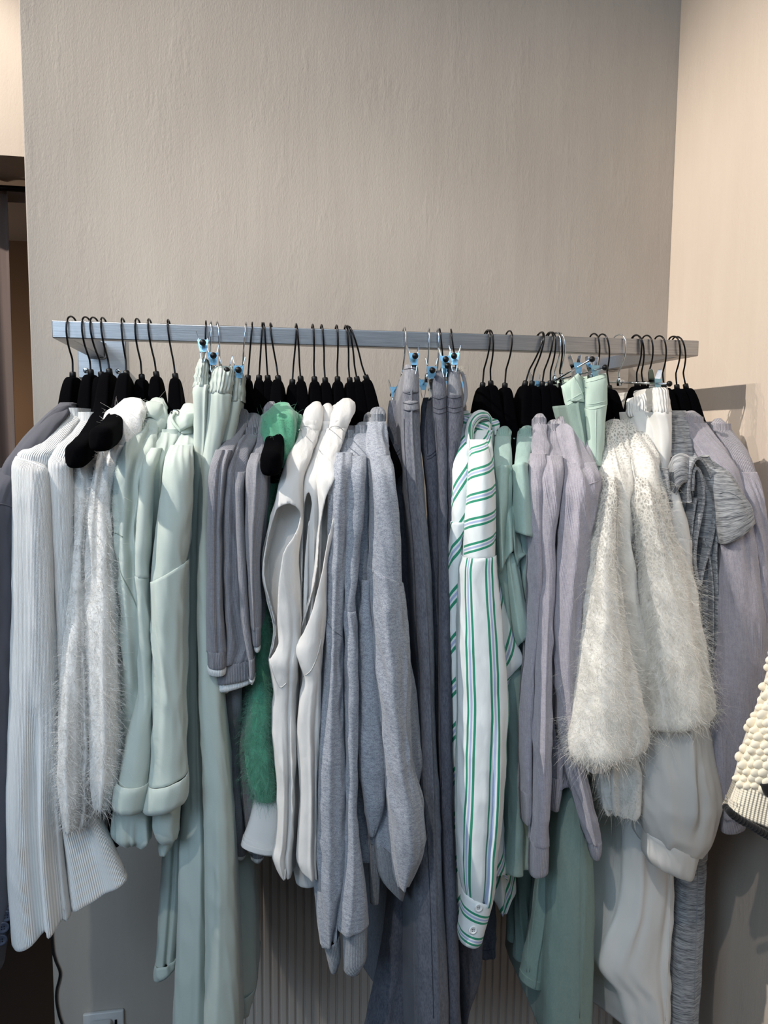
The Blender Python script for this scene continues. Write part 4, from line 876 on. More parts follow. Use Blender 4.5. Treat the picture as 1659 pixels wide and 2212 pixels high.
g, H = garment('sleeveless_blouse', 679, 'white sleeveless cotton blouse with a long open armhole, left of three', 'blouse', 'white cotton blouses')
colA = loft('collar', [(674, 692, 868, .05, .010), (662, 696, 878, .07, .018), (653, 696, 900, .085, .022), (648, 690, 930, .10, .020)], M['cotton'], g, back=H, fold=.002, crease=.0015)
holeA = [(592, 1112), (598, 1098), (611, 1090), (626, 1087), (640, 1094), (648, 1104), (650, 1117), (645, 1140), (634, 1162), (620, 1180), (611, 1198), (607, 1225), (602, 1260), (600, 1300), (599, 1345), (602, 1390), (594, 1408), (583, 1424), (579, 1423), (588, 1402), (594, 1370), (592, 1340), (585, 1310), (574, 1270), (569, 1240), (570, 1210), (577, 1165), (585, 1135)]
A = loft('body', [(648, 690, 926, .10, .018), (636, 682, 958, .13, .022), (620, 668, 990, .165, .024), (610, 658, 1020, .185, .026), (600, 652, 1050, .2, .028), (592, 651, 1085, .208, .03), (584, 652, 1115, .212, .030), (576, 648, 1165, .214, .03), (567, 645, 1215, .214, .03), (566, 646, 1245, .214, .03), (574, 649, 1285, .214, .03), (584, 650, 1320, .214, .03), (591, 650, 1360, .214, .03), (588, 648, 1395, .216, .03), (580, 646, 1425, .218, .032), (585, 643, 1455, .216, .03), (590, 640, 1490, .212, .028), (586, 640, 1530, .21, .028), (587, 641, 1570, .21, .028), (593, 641, 1640, .21, .028), (598, 637, 1740, .21, .026), (594, 634, 1815, .21, .028), (588, 632, 1842, .21, .028), (596, 1868, 630, 1874, .21, .026), (604, 1884, 628, 1888, .21, .022)], M['cotton'], g,
      back=H, fold=.002, crease=.0015, kf=1.2, holes=[holeA], step=.004, nfront=60, ridges=[(.7, .6, .07, -.008, .3, 1), (.35, .3, .10, .006, .6, 1), (.6, .9, .08, .006, .55, .95)])
sheet('inner_side', [[(600, 1076, .2), (605, 1076, .185), (630, 1076, .18), (652, 1076, .19)], [(581, 1135, .21), (598, 1135, .182), (626, 1135, .178), (650, 1135, .19)], [(566, 1215, .212), (582, 1215, .188), (606, 1215, .182), (632, 1215, .19)], [(575, 1290, .212), (586, 1290, .195), (600, 1290, .19), (616, 1290, .195)], [(591, 1360, .212), (597, 1360, .2), (604, 1360, .198), (612, 1360, .2)], [(580, 1428, .212), (586, 1428, .205), (594, 1428, .2), (602, 1428, .2)]], M['cotton'], g, fold=.006)
seam([A, colA], [(646, 929), (656, 921), (668, 922), (682, 934)], g, M['white_seam_shade'], .0009)
seam([A], [(583, 1430), (590, 1455), (598, 1475), (607, 1485), (618, 1476)], g, M['white_seam_shade'], .0009)
g, H = garment('sleeveless_blouse', 702, 'white sleeveless cotton blouse squeezed between two others, middle of three', 'blouse', 'white cotton blouses')
loft('collar', [(698, 716, 872, .04, .010), (692, 722, 885, .06, .016), (689, 722, 915, .075, .018), (688, 718, 932, .085, .016)], M['cotton'], g, back=H, fold=.002, crease=.001)
holeB = [(657, 1088), (662, 1066), (667, 1063), (671, 1070), (674, 1088), (670, 1115), (664, 1150), (659, 1200), (656, 1260), (655, 1330), (652, 1350), (651, 1290), (653, 1200), (654, 1130)]
B = loft('body', [(688, 718, 930, .085, .016), (678, 712, 965, .12, .02), (662, 700, 1005, .16, .022), (654, 692, 1040, .186, .022), (651, 690, 1070, .196, .024), (650, 692, 1120, .2, .024), (648, 692, 1250, .2, .024), (648, 682, 1350, .196, .022), (650, 680, 1440, .19, .02), (640, 672, 1600, .18, .02), (636, 670, 1850, .17, .02), (633, 1866, 690, 1898, .17, .02), (640, 1905, 684, 1908, .17, .018)], M['cotton'], g, back=H, fold=.002, crease=.001, holes=[holeB], step=.004, nfront=60,
      ridges=[(.62, .5, .05, .012, .15, .62), (.82, .65, .045, -.014, .15, .62), (.42, .38, .045, -.012, .15, .62), (.95, .8, .05, .01, .15, .6)])
sheet('inner_side', [[(658, 1056, .19), (666, 1056, .175), (676, 1056, .18)], [(653, 1130, .195), (662, 1130, .175), (674, 1130, .18)], [(651, 1220, .195), (656, 1220, .18), (664, 1220, .18)], [(650, 1355, .19), (654, 1355, .185), (660, 1355, .185)]], M['cotton'], g)
g, H = garment('sleeveless_blouse', 729, 'white sleeveless cotton blouse touching the grey sweatshirts, right of three', 'blouse', 'white cotton blouses')
loft('collar', [(735, 760, 861, .05, .010), (726, 766, 868, .07, .02), (718, 765, 885, .085, .024), (712, 756, 905, .10, .024), (708, 746, 930, .11, .02)], M['cotton'], g, back=H, fold=.002, crease=.0015)
holeC = [(697, 1100), (702, 1080), (711, 1058), (720, 1040), (729, 1024), (734, 1030), (735, 1050), (731, 1075), (724, 1105), (716, 1140), (709, 1165), (703, 1200), (698, 1230), (690, 1260), (682, 1290), (676, 1315), (668, 1338), (655, 1368), (645, 1382), (640, 1380), (652, 1352), (668, 1300), (678, 1262), (684, 1225), (687, 1180), (690, 1140)]
C = loft('body', [(707, 748, 926, .11, .02), (698, 742, 955, .14, .024), (688, 732, 985, .17, .026), (684, 735, 1012, .19, .03), (683, 738, 1040, .205, .032), (684, 737, 1075, .21, .032), (685, 730, 1110, .214, .03), (682, 717, 1165, .216, .028), (678, 708, 1210, .218, .028), (670, 703, 1270, .22, .028), (656, 701, 1330, .222, .03), (642, 697, 1378, .222, .032), (636, 694, 1395, .222, .033), (644, 692, 1430, .222, .032), (654, 691, 1465, .22, .03), (646, 691, 1500, .22, .028), (640, 690, 1560, .22, .028), (643, 688, 1630, .22, .028), (648, 686, 1710, .22, .028), (645, 686, 1780, .22, .028), (641, 686, 1850, .22, .028), (648, 1874, 686, 1892, .22, .026)], M['cotton'], g,
      back=H, fold=.002, crease=.0015, kf=1.2, holes=[holeC], step=.004, nfront=60, ridges=[(.5, .6, .09, .006, .5, 1), (.75, .8, .07, -.007, .5, 1)])
sheet('inner_side', [[(712, 1014, .2), (724, 1014, .185), (738, 1014, .2)], [(696, 1070, .205), (714, 1070, .182), (737, 1070, .2)], [(688, 1130, .208), (704, 1130, .188), (724, 1130, .2)], [(684, 1200, .21), (695, 1200, .195), (710, 1200, .205)], [(670, 1280, .212), (681, 1280, .2), (696, 1280, .208)], [(652, 1345, .214), (662, 1345, .206), (676, 1345, .21)], [(638, 1386, .216), (646, 1386, .21), (656, 1386, .212)]], M['cotton'], g, fold=.004)
seam([C], [(655, 1462), (672, 1448), (686, 1415), (694, 1380)], g, M['white_seam_shade'], .0009)
seam([C], [(708, 930), (718, 921), (732, 922), (746, 934)], g, M['white_seam_shade'], .0009)

# --- grey heather sweatshirts
HE, HR_ = M['heather'], M['heather_rib']
g, H = garment('sweatshirt', 755, 'grey heather sweatshirt against the white blouses, sleeve ending in the lowest-left cuff', 'sweatshirt', 'grey heather sweatshirts')
loft('collar', [(742, 770, 920, .065, .012), (737, 774, 932, .085, .018), (734, 770, 950, .10, .018)], HR_, g, back=H, fold=.001, crease=0)
loft('body', [(734, 770, 947, .10, .017), (727, 764, 975, .14, .02), (720, 760, 1010, .18, .022), (716, 756, 1100, .19, .02), (712, 745, 1500, .17, .02), (712, 745, 1850, .15, .02)], HE, g, back=H, fold=.002, crease=.002)
s = loft('sleeve', [(727, 762, 978, .185, .012), (720, 760, 1012, .204, .024), (717, 758, 1060, .21, .028), (712, 750, 1180, .212, .03), (704, 743, 1320, .214, .032), (697, 742, 1450, .216, .034), (689, 742, 1560, .218, .036), (686, 742, 1700, .22, .038), (685, 744, 1820, .22, .038), (685, 742, 1910, .22, .038), (688, 735, 1980, .22, .034), (693, 2035, 729, 2012, .22, .03)], HE, g, fold=.004, crease=.0025, ridges=[(.85, .6, .08, -.012, .86, 1), (.3, .4, .15, .006)])
loft('cuff', [(697, 2034, 733, 2010, .219, .03), (702, 2052, 735, 2034, .218, .026), (708, 2080, 735, 2058, .217, .024), (711, 2093, 728, 2088, .216, .02)], HR_, g, fold=.001, crease=0)
seam([s], [(704, 1340), (718, 1360), (735, 1372), (744, 1382)], s, M['heather_seam_shade'], .001)
g, H = garment('sweatshirt', 770, 'grey heather sweatshirt in the middle of three, with the wide ribbed cuff hanging lowest', 'sweatshirt', 'grey heather sweatshirts')
loft('collar', [(769, 797, 912, .065, .012), (765, 801, 924, .085, .018), (762, 799, 940, .10, .018)], HR_, g, back=H, fold=.001, crease=0)
loft('body', [(762, 799, 937, .10, .017), (756, 798, 962, .13, .022), (750, 797, 990, .165, .026), (748, 796, 1030, .185, .026), (750, 797, 1100, .19, .024), (755, 800, 1400, .18, .024), (760, 806, 1700, .17, .024), (770, 812, 1850, .17, .024)], HE, g, back=H, fold=.003, crease=.002)
s = loft('sleeve', [(752, 790, 985, .19, .012), (748, 790, 1020, .208, .024), (746, 786, 1080, .214, .026), (744, 776, 1180, .216, .028), (740, 768, 1270, .218, .028), (739, 766, 1318, .218, .028)], HE, g, fold=.003, crease=.002)
s2 = loft('lower_sleeve', [(737, 768, 1316, .218, .0295), (741, 770, 1370, .22, .03), (744, 772, 1500, .224, .03), (745, 770, 1640, .226, .03), (744, 769, 1740, .228, .032), (744, 775, 1820, .23, .036), (738, 787, 1900, .232, .04), (732, 793, 1960, .234, .042), (729, 1998, 794, 1984, .234, .042)], HE, g, fold=.003, crease=.002, ridges=[(.5, .25, .12, .006, .6, 1)])
loft('cuff', [(738, 2000, 793, 1984, .234, .036), (740, 2030, 793, 2010, .234, .034), (741, 2070, 793, 2050, .234, .034), (742, 2090, 778, 2088, .234, .028)], HR_, g, fold=.0015, crease=0)
g, H = garment('sweatshirt', 789, 'grey heather sweatshirt beside the jeans, drop-shoulder sleeve bulging over a rib hem', 'sweatshirt', 'grey heather sweatshirts')
loft('collar', [(800, 830, 880, .06, .012), (798, 834, 894, .085, .018), (796, 833, 916, .105, .018)], HR_, g, back=H, fold=.001, crease=0)
b = loft('body', [(796, 833, 912, .105, .017), (793, 836, 945, .135, .022), (791, 842, 985, .17, .028), (792, 850, 1030, .19, .03), (794, 858, 1120, .195, .028), (790, 868, 1260, .195, .028), (776, 882, 1420, .195, .028), (770, 900, 1560, .195, .03), (774, 906, 1650, .19, .032), (790, 895, 1740, .19, .032), (800, 1815, 872, 1860, .19, .03)], HE, g, back=H, fold=.004, crease=.003, ridges=[(.15, .3, .08, -.012, .35, .9)])
s = loft('sleeve', [(798, 842, 985, .19, .014), (802, 850, 1030, .212, .028), (803, 856, 1100, .22, .034), (803, 862, 1190, .222, .036), (802, 1232, 866, 1262, .222, .036)], HE, g, fold=.003, crease=.002)
s2 = loft('lower_sleeve', [(800, 1228, 867, 1258, .222, .0375), (803, 872, 1310, .224, .038), (807, 880, 1400, .226, .04), (814, 884, 1490, .23, .042), (823, 884, 1560, .232, .044), (831, 888, 1630, .236, .046), (836, 902, 1690, .238, .048), (838, 915, 1745, .24, .048), (842, 917, 1780, .24, .048), (848, 909, 1830, .238, .044), (853, 888, 1885, .235, .034), (858, 880, 1905, .234, .026)], HE, g, fold=.004, crease=.003, ridges=[(.3, .45, .15, .008), (.75, .6, .10, -.008, .1, .7)])
s3 = loft('far_sleeve', [(772, 800, 1250, .2, .02), (770, 812, 1400, .206, .026), (768, 826, 1530, .21, .03), (772, 834, 1640, .212, .032), (782, 834, 1700, .212, .032), (793, 822, 1760, .21, .026), (799, 808, 1800, .208, .016)], HE, g, fold=.003, crease=.002)
loft('hem_rib', [(806, 1806, 874, 1856, .196, .03), (808, 1835, 876, 1890, .197, .031), (812, 1868, 874, 1920, .197, .03), (820, 1890, 871, 1941, .196, .026)], HR_, g, back=H, fold=.002, crease=0)
loft('far_cuff', [(797, 826, 1800, .19, .014), (797, 822, 1880, .19, .014), (799, 818, 1948, .19, .012)], HR_, g, fold=.001, crease=0)

# --- grey jeans
DN, DD, TH = M['denim'], M['denim_dark'], M['denim_thread']
g, H = garment('jeans', 870, 'pale washed grey jeans, leftmost pair beside the grey sweatshirts', 'jeans', 'grey jeans')
bw = loft('back_waist', [(842, 864, 866, .0, .008), (840, 864, 890, .01, .012), (838, 866, 925, .02, .014), (837, 868, 980, .05, .016)], DN, g, back=H + np.array([0, .06, 0]), fold=.002)
w = loft('waistband', [(876, 898, 789, .125, .008), (875, 901, 794, .128, .012), (872, 903, 820, .132, .015), (870, 904, 848, .134, .016)], M['denim_pale'], g, back=H, bz=-.062, fold=.001, crease=.001)
l = loft('leg', [(869, 905, 845, .134, .015), (868, 905, 880, .138, .017), (869, 905, 920, .142, .018), (870, 907, 960, .148, .02), (871, 912, 1020, .156, .022), (876, 917, 1090, .165, .024), (884, 925, 1170, .17, .026), (892, 931, 1300, .172, .028), (899, 936, 1430, .174, .028), (903, 938, 1550, .176, .03), (904, 945, 1680, .18, .032), (897, 951, 1800, .182, .034), (892, 956, 1920, .184, .036), (892, 961, 2040, .184, .038), (895, 967, 2240, .184, .04)], DN, g, back=H, bz=-.062, fold=.002, crease=.001, ridges=[(.45, .62, .05, .006)])
pk = loft('pocket_side', [(838, 876, 960, .07, .016), (842, 878, 1000, .09, .018), (850, 884, 1070, .11, .02), (860, 894, 1200, .12, .022), (868, 902, 1350, .12, .022), (878, 906, 1550, .11, .024), (876, 906, 1700, .10, .026)], DD, g, back=H, bz=-.062, fold=.002, crease=.001)
l2 = loft('rear_leg', [(866, 905, 1680, .09, .026), (856, 900, 1800, .09, .03), (838, 895, 1920, .09, .034), (822, 892, 2040, .09, .038), (800, 893, 2150, .09, .04), (782, 896, 2240, .09, .042)], DD, g, back=at(880, 860, 0), fold=.004, crease=.001)
bl = loft('belt_loop', [(872, 902, 868, .142, .0185), (871, 903, 872, .142, .019), (871, 904, 884, .142, .0195), (871, 904, 887, .142, .019)], M['denim_pale'], g, fold=.0005, crease=0)
seam_lines([w, l, bl], [[(871, 848), (885, 851), (903, 848)], [(871, 870), (886, 873), (903, 870)], [(872, 885), (886, 888), (904, 885)], [(874, 798), (887, 796), (900, 798)], [(873, 905), (874, 960), (877, 1010), (884, 1090), (894, 1200), (901, 1400), (906, 1550), (914, 1700), (925, 1850), (931, 2000), (937, 2200)]], g, TH)
seam_lines([pk], [[(840, 978), (855, 978), (866, 968), (873, 962)], [(841, 985), (856, 985), (868, 975), (874, 969)]], g, TH, .1)
g, H = garment('jeans', 945, 'dark grey jeans, middle pair with the pocket edge showing', 'jeans', 'grey jeans')
w = loft('waistband', [(939, 957, 803, .125, .008), (937, 959, 808, .128, .012), (935, 961, 830, .132, .014), (934, 962, 860, .134, .015)], DN, g, back=H, bz=-.062, fold=.001, crease=.001)
l = loft('leg', [(934, 963, 857, .134, .0155), (935, 963, 900, .14, .017), (940, 963, 950, .148, .019), (944, 963, 1020, .155, .02), (945, 963, 1100, .16, .022), (946, 966, 1250, .164, .024), (946, 972, 1450, .168, .026), (948, 976, 1650, .17, .028), (952, 980, 1850, .172, .03), (956, 986, 2040, .172, .032), (960, 994, 2240, .172, .034)], DD, g, back=H, bz=-.062, fold=.002, crease=.001)
fr = loft('front_panel', [(914, 936, 860, .06, .014), (910, 938, 900, .09, .018), (910, 944, 950, .11, .02), (914, 947, 1000, .125, .022), (924, 948, 1100, .135, .022), (928, 948, 1250, .14, .022), (936, 950, 1500, .14, .024), (944, 956, 1800, .14, .024)], DD, g, back=H, bz=-.062, fold=.002, crease=.001)
seam_lines([w, l], [[(935, 858), (948, 862), (962, 858)], [(936, 880), (948, 884), (963, 880)], [(936, 890), (948, 894), (963, 890)], [(941, 902), (945, 980), (946, 1100), (947, 1250), (950, 1500), (954, 1700)]], g, TH)
seam_lines([fr, l], [[(923, 986), (932, 982), (942, 972)], [(923, 992), (932, 989), (943, 979)], [(920, 880), (924, 980)]], g, TH, .12)
mb = MB(); P = [at(926, 822, .11), at(938, 812, .118), at(938, 850, .118), at(926, 862, .11)]; q = [p + np.array([.001, .001, 0]) for p in P]; mb.add(P + q, [(0, 1, 2, 3), (7, 6, 5, 4), (0, 4, 5, 1), (1, 5, 6, 2), (2, 6, 7, 3), (3, 7, 4, 0)]); mb.build('paper_tag', M['tag_paper'], g, smooth=False)
g, H = garment('jeans', 988, 'dark grey jeans with a frayed belt loop, beside the striped shirts', 'jeans', 'grey jeans')
w = loft('waistband', [(968, 986, 795, .125, .010), (966, 990, 800, .128, .014), (965, 993, 825, .132, .016), (965, 996, 858, .134, .017)], M['denim_pale'], g, back=H, bz=-.062, fold=.001, crease=.001)
l = loft('leg', [(964, 997, 855, .134, .0175), (963, 998, 885, .138, .018), (963, 995, 920, .144, .019), (963, 989, 960, .15, .02), (963, 983, 1010, .155, .02), (963, 979, 1100, .158, .02), (965, 978, 1300, .16, .02), (972, 985, 1600, .15, .02), (976, 1000, 1900, .11, .022), (980, 1040, 2000, .09, .03), (984, 1040, 2060, .09, .032), (988, 2110, 1032, 2110, .09, .032), (992, 2200, 1010, 2172, .09, .03), (994, 2230, 1006, 2190, .09, .024)], DD, g, back=H, bz=-.062, fold=.002, crease=.001)
fl = loft('far_leg', [(1016, 1066, 1880, .0, .022), (1022, 1068, 1980, .0, .024), (1032, 1067, 2060, .0, .024)], DD, g, back=at(1040, 860, -.04), fold=.002)
seam_lines([w, l], [[(965, 857), (980, 861), (996, 857)], [(965, 878), (980, 882), (997, 878)], [(965, 888), (980, 892), (997, 888)], [(982, 952), (984, 968), (981, 985), (977, 1010)], [(987, 952), (988, 964), (985, 985)]], g, TH)
seam_lines([fl], [[(1033, 2050), (1050, 2053), (1067, 2050)]], g, TH, .02)
mb = MB(); pth = smooth_path([at(990, 800, .145), at(998, 806, .14), at(1005, 830, .138), (at(1006, 858, .138)), at(1000, 878, .142), at(994, 884, .15)], 5)
V = []; 
for p in pth:
    for dx, dy in ((-.0035, -.001), (.0035, -.001), (.0035, .001), (-.0035, .001)): V.append(p + np.array([dx, dy, 0]))
n = len(pth); mb.add(V, [(i * 4 + k, i * 4 + (k + 1) % 4, (i + 1) * 4 + (k + 1) % 4, (i + 1) * 4 + k) for i in range(n - 1) for k in range(4)] + [(0, 1, 2, 3), tuple(range(4 * n - 4, 4 * n))[::-1]])
mb.build('belt_loop', M['denim_pale'], g)
mb = MB(); rr = random.Random(3)
for i in range(16):
    a = at(990 + rr.uniform(-3, 8), 799 + rr.uniform(-2, 8), .146); mb.tube([a, a + np.array([rr.uniform(-.002, .006), -.002, rr.uniform(.001, .006)]), a + np.array([rr.uniform(-.002, .01), -.003, rr.uniform(-.001, .008)])], .0003, 5)
mb.build('frayed_threads', M['tag_paper'], g)

# --- green striped shirts
SV, SS, SD_ = M['stripe_v'], M['stripe_s'], M['stripe_d']
g, H = garment('striped_shirt', 1043, 'green striped white shirt squeezed between the jeans and the other striped shirt', 'shirt', 'green striped shirts')
loft('collar', [(998, 1014, 888, .06, .010), (994, 1018, 900, .08, .014), (992, 1016, 922, .10, .014)], SS, g, back=H, fold=.002)
loft('yoke', [(992, 1018, 918, .10, .014), (985, 1016, 950, .135, .018), (980, 1014, 985, .165, .02), (977, 1012, 1030, .18, .022), (976, 1010, 1080, .185, .022), (976, 1008, 1130, .185, .022)], SD_, g, back=H, fold=.002, crease=.001)
loft('body', [(974, 1008, 1127, .186, .023), (972, 998, 1180, .18, .022), (971, 996, 1400, .17, .02), (974, 998, 1700, .16, .02), (978, 1006, 1900, .16, .022), (982, 1012, 2020, .16, .02)], SD_, g, back=H, fold=.003, crease=.001)
g, H = garment('striped_shirt', 1060, 'green striped white shirt in front, long sleeve with a two-button cuff', 'shirt', 'green striped shirts')
loft('collar_stand', [(1026, 1054, 900, .05, .010), (1018, 1058, 912, .075, .018), (1014, 1060, 935, .09, .02)], SS, g, back=H, fold=.002, crease=.001)
sheet('collar', [[(1010, 984, .172), (1017, 986, .176), (1024, 976, .165)], [(1006, 952, .155), (1014, 954, .168), (1022, 948, .15)], [(1005, 928, .135), (1014, 928, .152), (1023, 930, .135)], [(1011, 907, .115), (1021, 911, .135), (1029, 917, .118)], [(1023, 892, .10), (1032, 899, .12), (1039, 907, .105)], [(1038, 886, .09), (1044, 894, .108), (1049, 904, .095)], [(1052, 890, .08), (1056, 898, .098), (1058, 909, .085)], [(1063, 904, .08), (1063, 909, .09), (1059, 917, .085)]], M['stripe_c'], g, thick=.0022)
loft('back_collar', [(1044, 1072, 898, .03, .010), (1042, 1076, 915, .045, .016), (1046, 1074, 950, .06, .016), (1050, 1072, 975, .07, .016)], SS, g, back=H, fold=.001)
b = loft('body', [(1014, 1062, 930, .10, .018), (1013, 1062, 965, .14, .022), (1012, 1064, 1000, .175, .024), (1012, 1066, 1060, .185, .022), (1010, 1070, 1200, .185, .022), (1010, 1084, 1290, .185, .022), (1020, 1108, 1370, .185, .022), (1022, 1128, 1428, .185, .022), (1022, 1100, 1470, .18, .022), (1022, 1088, 1550, .17, .02), (1024, 1088, 1750, .16, .02), (1030, 1094, 1880, .155, .022)], SD_, g, back=H, fold=.003, crease=.001, hem=.008)
s = loft('sleeve', [(1014, 1050, 950, .175, .014), (1014, 1054, 975, .198, .026), (1013, 1062, 1010, .212, .034), (1010, 1066, 1060, .218, .038), (1006, 1066, 1120, .22, .039), (1003, 1192, 1066, 1186, .22, .039), (1002, 1204, 1066, 1198, .22, .039)], SS, g, fold=.002, crease=.001, hem=.01)
s2 = loft('lower_sleeve', [(1001, 1203, 1067, 1197, .22, .0402), (993, 1232, 1071, 1226, .22, .041), (990, 1078, 1290, .222, .042), (989, 1086, 1360, .224, .043), (989, 1093, 1450, .226, .044), (990, 1096, 1530, .228, .045), (988, 1092, 1620, .23, .046), (988, 1086, 1720, .232, .046), (989, 1076, 1820, .232, .044), (994, 1068, 1890, .232, .04), (999, 1918, 1062, 1936, .232, .034), (1001, 1926, 1060, 1944, .232, .031)], SV, g, fold=.003, crease=.0015, kf=1.1, ridges=[(.55, .6, .05, -.010, .35, 1), (.7, .72, .07, .008, .3, 1), (.12, .15, .06, -.006, .6, 1)])
c = loft('cuff', [(999, 1922, 1062, 1941, .233, .034), (997, 1945, 1055, 1965, .233, .034), (993, 1990, 1044, 2000, .233, .034), (990, 2018, 1036, 2028, .233, .033), (991, 2026, 1033, 2031, .233, .030)], M['stripe_h'], g, fold=.0005, crease=0, hem=.03)
button([c], 1034, 1961, .0085, M['button_white'], c, .26); button([c], 1022, 2009, .0085, M['button_white'], c, .26)
sheet('shirt_tail', [[(1058, 1780, .16), (1072, 1790, .17), (1084, 1800, .16)], [(1062, 1850, .16), (1080, 1856, .17), (1094, 1868, .16)], [(1064, 1896, .16), (1082, 1890, .17), (1096, 1902, .16)]], SS, g)
sheet('rear_tail', [[(1062, 1890, .10), (1084, 1880, .12), (1112, 1870, .10)], [(1064, 1935, .10), (1088, 1950, .12), (1114, 1925, .10)], [(1074, 1955, .10), (1088, 1982, .12), (1098, 1952, .10)]], SD_, g, fold=.01)

# --- sage green tees with flutter sleeves
T, TR = M['tee'], M['tee_rib']
g, H = garment('flutter_tee', 1091, 'sage green flutter-sleeve tee touching the striped shirt', 'tee', 'sage green tees')
loft('collar', [(1078, 1098, 921, .065, .010), (1072, 1104, 930, .08, .015), (1070, 1102, 946, .09, .015)], TR, g, back=H, fold=.001, crease=0)
b = loft('body', [(1070, 1102, 943, .09, .015), (1068, 1104, 975, .13, .018), (1066, 1104, 1010, .165, .02), (1068, 1102, 1060, .18, .02), (1070, 1098, 1200, .18, .018), (1082, 1112, 1340, .17, .018), (1088, 1124, 1450, .165, .02), (1094, 1130, 1600, .16, .02), (1092, 1130, 1760, .16, .02), (1086, 1880, 1128, 1886, .16, .02)], T, g, back=H, fold=.004, crease=.001)
sheet('flutter_sleeve', [[(1072, 1010, .19), (1084, 1005, .205), (1096, 1005, .2), (1104, 1010, .185), (1106, 1012, .175)], [(1071, 1080, .2), (1082, 1080, .215), (1094, 1082, .21), (1100, 1085, .2), (1108, 1085, .185)], [(1073, 1150, .2), (1084, 1160, .225), (1092, 1150, .2), (1102, 1150, .215), (1112, 1140, .19)], [(1080, 1240, .2), (1086, 1225, .23), (1092, 1212, .21), (1104, 1195, .225), (1110, 1182, .19)]], T, g, fold=.004)
sheet('lower_flutter', [[(1088, 1180, .2), (1098, 1190, .205), (1108, 1195, .2), (1116, 1195, .19)], [(1100, 1290, .195), (1112, 1290, .21), (1124, 1290, .205), (1132, 1290, .19)], [(1112, 1380, .195), (1122, 1370, .215), (1134, 1350, .21), (1141, 1330, .195)], [(1119, 1396, .195), (1128, 1386, .21), (1140, 1378, .205), (1144, 1366, .195)]], T, g, fold=.004)
g, H = garment('flutter_tee', 1136, 'sage green flutter-sleeve tee with the low small collar, between two others', 'tee', 'sage green tees')
loft('collar', [(1104, 1114, 944, .05, .008), (1100, 1118, 952, .065, .012), (1100, 1116, 966, .075, .012)], TR, g, back=H + np.array([-.02, 0, 0]), fold=.001, crease=0)
loft('body', [(1100, 1117, 963, .075, .012), (1100, 1118, 1000, .12, .014), (1102, 1118, 1060, .155, .016), (1104, 1122, 1200, .16, .016), (1110, 1132, 1400, .15, .016), (1118, 1140, 1650, .14, .016), (1118, 1140, 1870, .14, .016)], T, g, back=H, fold=.003)
sheet('flutter_sleeve', [[(1102, 1060, .17), (1108, 1060, .18), (1114, 1060, .18), (1120, 1062, .17)], [(1103, 1130, .18), (1108, 1130, .2), (1114, 1132, .19), (1122, 1130, .18)], [(1106, 1195, .185), (1112, 1190, .21), (1118, 1196, .2), (1128, 1192, .19)], [(1114, 1232, .185), (1120, 1215, .205), (1128, 1205, .2), (1136, 1198, .19)]], T, g, fold=.003)
g, H = garment('flutter_tee', 1150, 'sage green flutter-sleeve tee beside the lilac sweaters, hem curling open', 'tee', 'sage green tees')
loft('collar', [(1124, 1150, 920, .065, .010), (1118, 1154, 929, .08, .016), (1116, 1152, 946, .09, .016)], TR, g, back=H, fold=.001, crease=0)
loft('body', [(1116, 1152, 943, .09, .016), (1112, 1150, 975, .13, .02), (1108, 1146, 1010, .17, .022), (1110, 1142, 1080, .175, .02), (1118, 1144, 1200, .17, .018), (1126, 1146, 1400, .15, .018), (1112, 1140, 1600, .14, .018), (1098, 1126, 1860, .13, .018)], T, g, back=H, fold=.003, crease=.001)
sheet('flutter_sleeve', [[(1108, 1005, .18), (1116, 1000, .2), (1128, 998, .21), (1138, 1000, .2), (1144, 1004, .18)], [(1108, 1070, .19), (1118, 1070, .21), (1132, 1068, .22), (1146, 1070, .21), (1150, 1074, .18)], [(1110, 1120, .19), (1120, 1130, .215), (1134, 1135, .23), (1148, 1128, .22), (1158, 1130, .18)], [(1112, 1150, .19), (1122, 1152, .22), (1134, 1156, .235), (1150, 1160, .225), (1162, 1172, .185)]], T, g, fold=.003)
sheet('flutter_lining', [[(1116, 1150, .175), (1130, 1154, .18), (1146, 1158, .18), (1161, 1172, .18)], [(1115, 1190, .175), (1128, 1192, .18), (1144, 1190, .18), (1158, 1182, .178)], [(1115, 1233, .175), (1124, 1224, .178), (1136, 1212, .178), (1157, 1194, .177)]], T, g)

# --- lilac grey sweaters
LI, LR = M['lilac'], M['lilac_rib']
g, H = garment('wool_sweater', 1172, 'lilac grey wool sweater nearest the tees, thin sleeve with a turned cuff', 'sweater', 'lilac grey sweaters')
loft('collar', [(1154, 1174, 894, .06, .010), (1149, 1179, 904, .08, .014), (1148, 1178, 922, .09, .014)], LR, g, back=H, fold=.001, crease=0)
loft('body', [(1148, 1180, 918, .09, .014), (1147, 1182, 955, .13, .018), (1146, 1180, 995, .17, .02), (1146, 1172, 1060, .18, .02), (1146, 1170, 1300, .17, .018), (1140, 1165, 1500, .16, .018), (1134, 1162, 1720, .15, .018)], LI, g, back=H, fold=.003, crease=.002)
s = loft('sleeve', [(1147, 1178, 980, .18, .012), (1145, 1174, 1010, .198, .022), (1143, 1168, 1080, .204, .024), (1142, 1166, 1200, .206, .026), (1142, 1160, 1320, .206, .026), (1136, 1152, 1420, .206, .026), (1128, 1147, 1520, .204, .026), (1125, 1145, 1620, .2, .026), (1125, 1143, 1708, .2, .026)], LI, g, fold=.004, crease=.002)
loft('cuff', [(1124, 1144, 1704, .201, .028), (1125, 1144, 1740, .201, .028), (1127, 1141, 1772, .201, .024)], LR, g, fold=.001, crease=0)
loft('hem_rib', [(1136, 1160, 1690, .152, .02), (1140, 1158, 1745, .152, .02)], LR, g, back=H, fold=.001, crease=0)
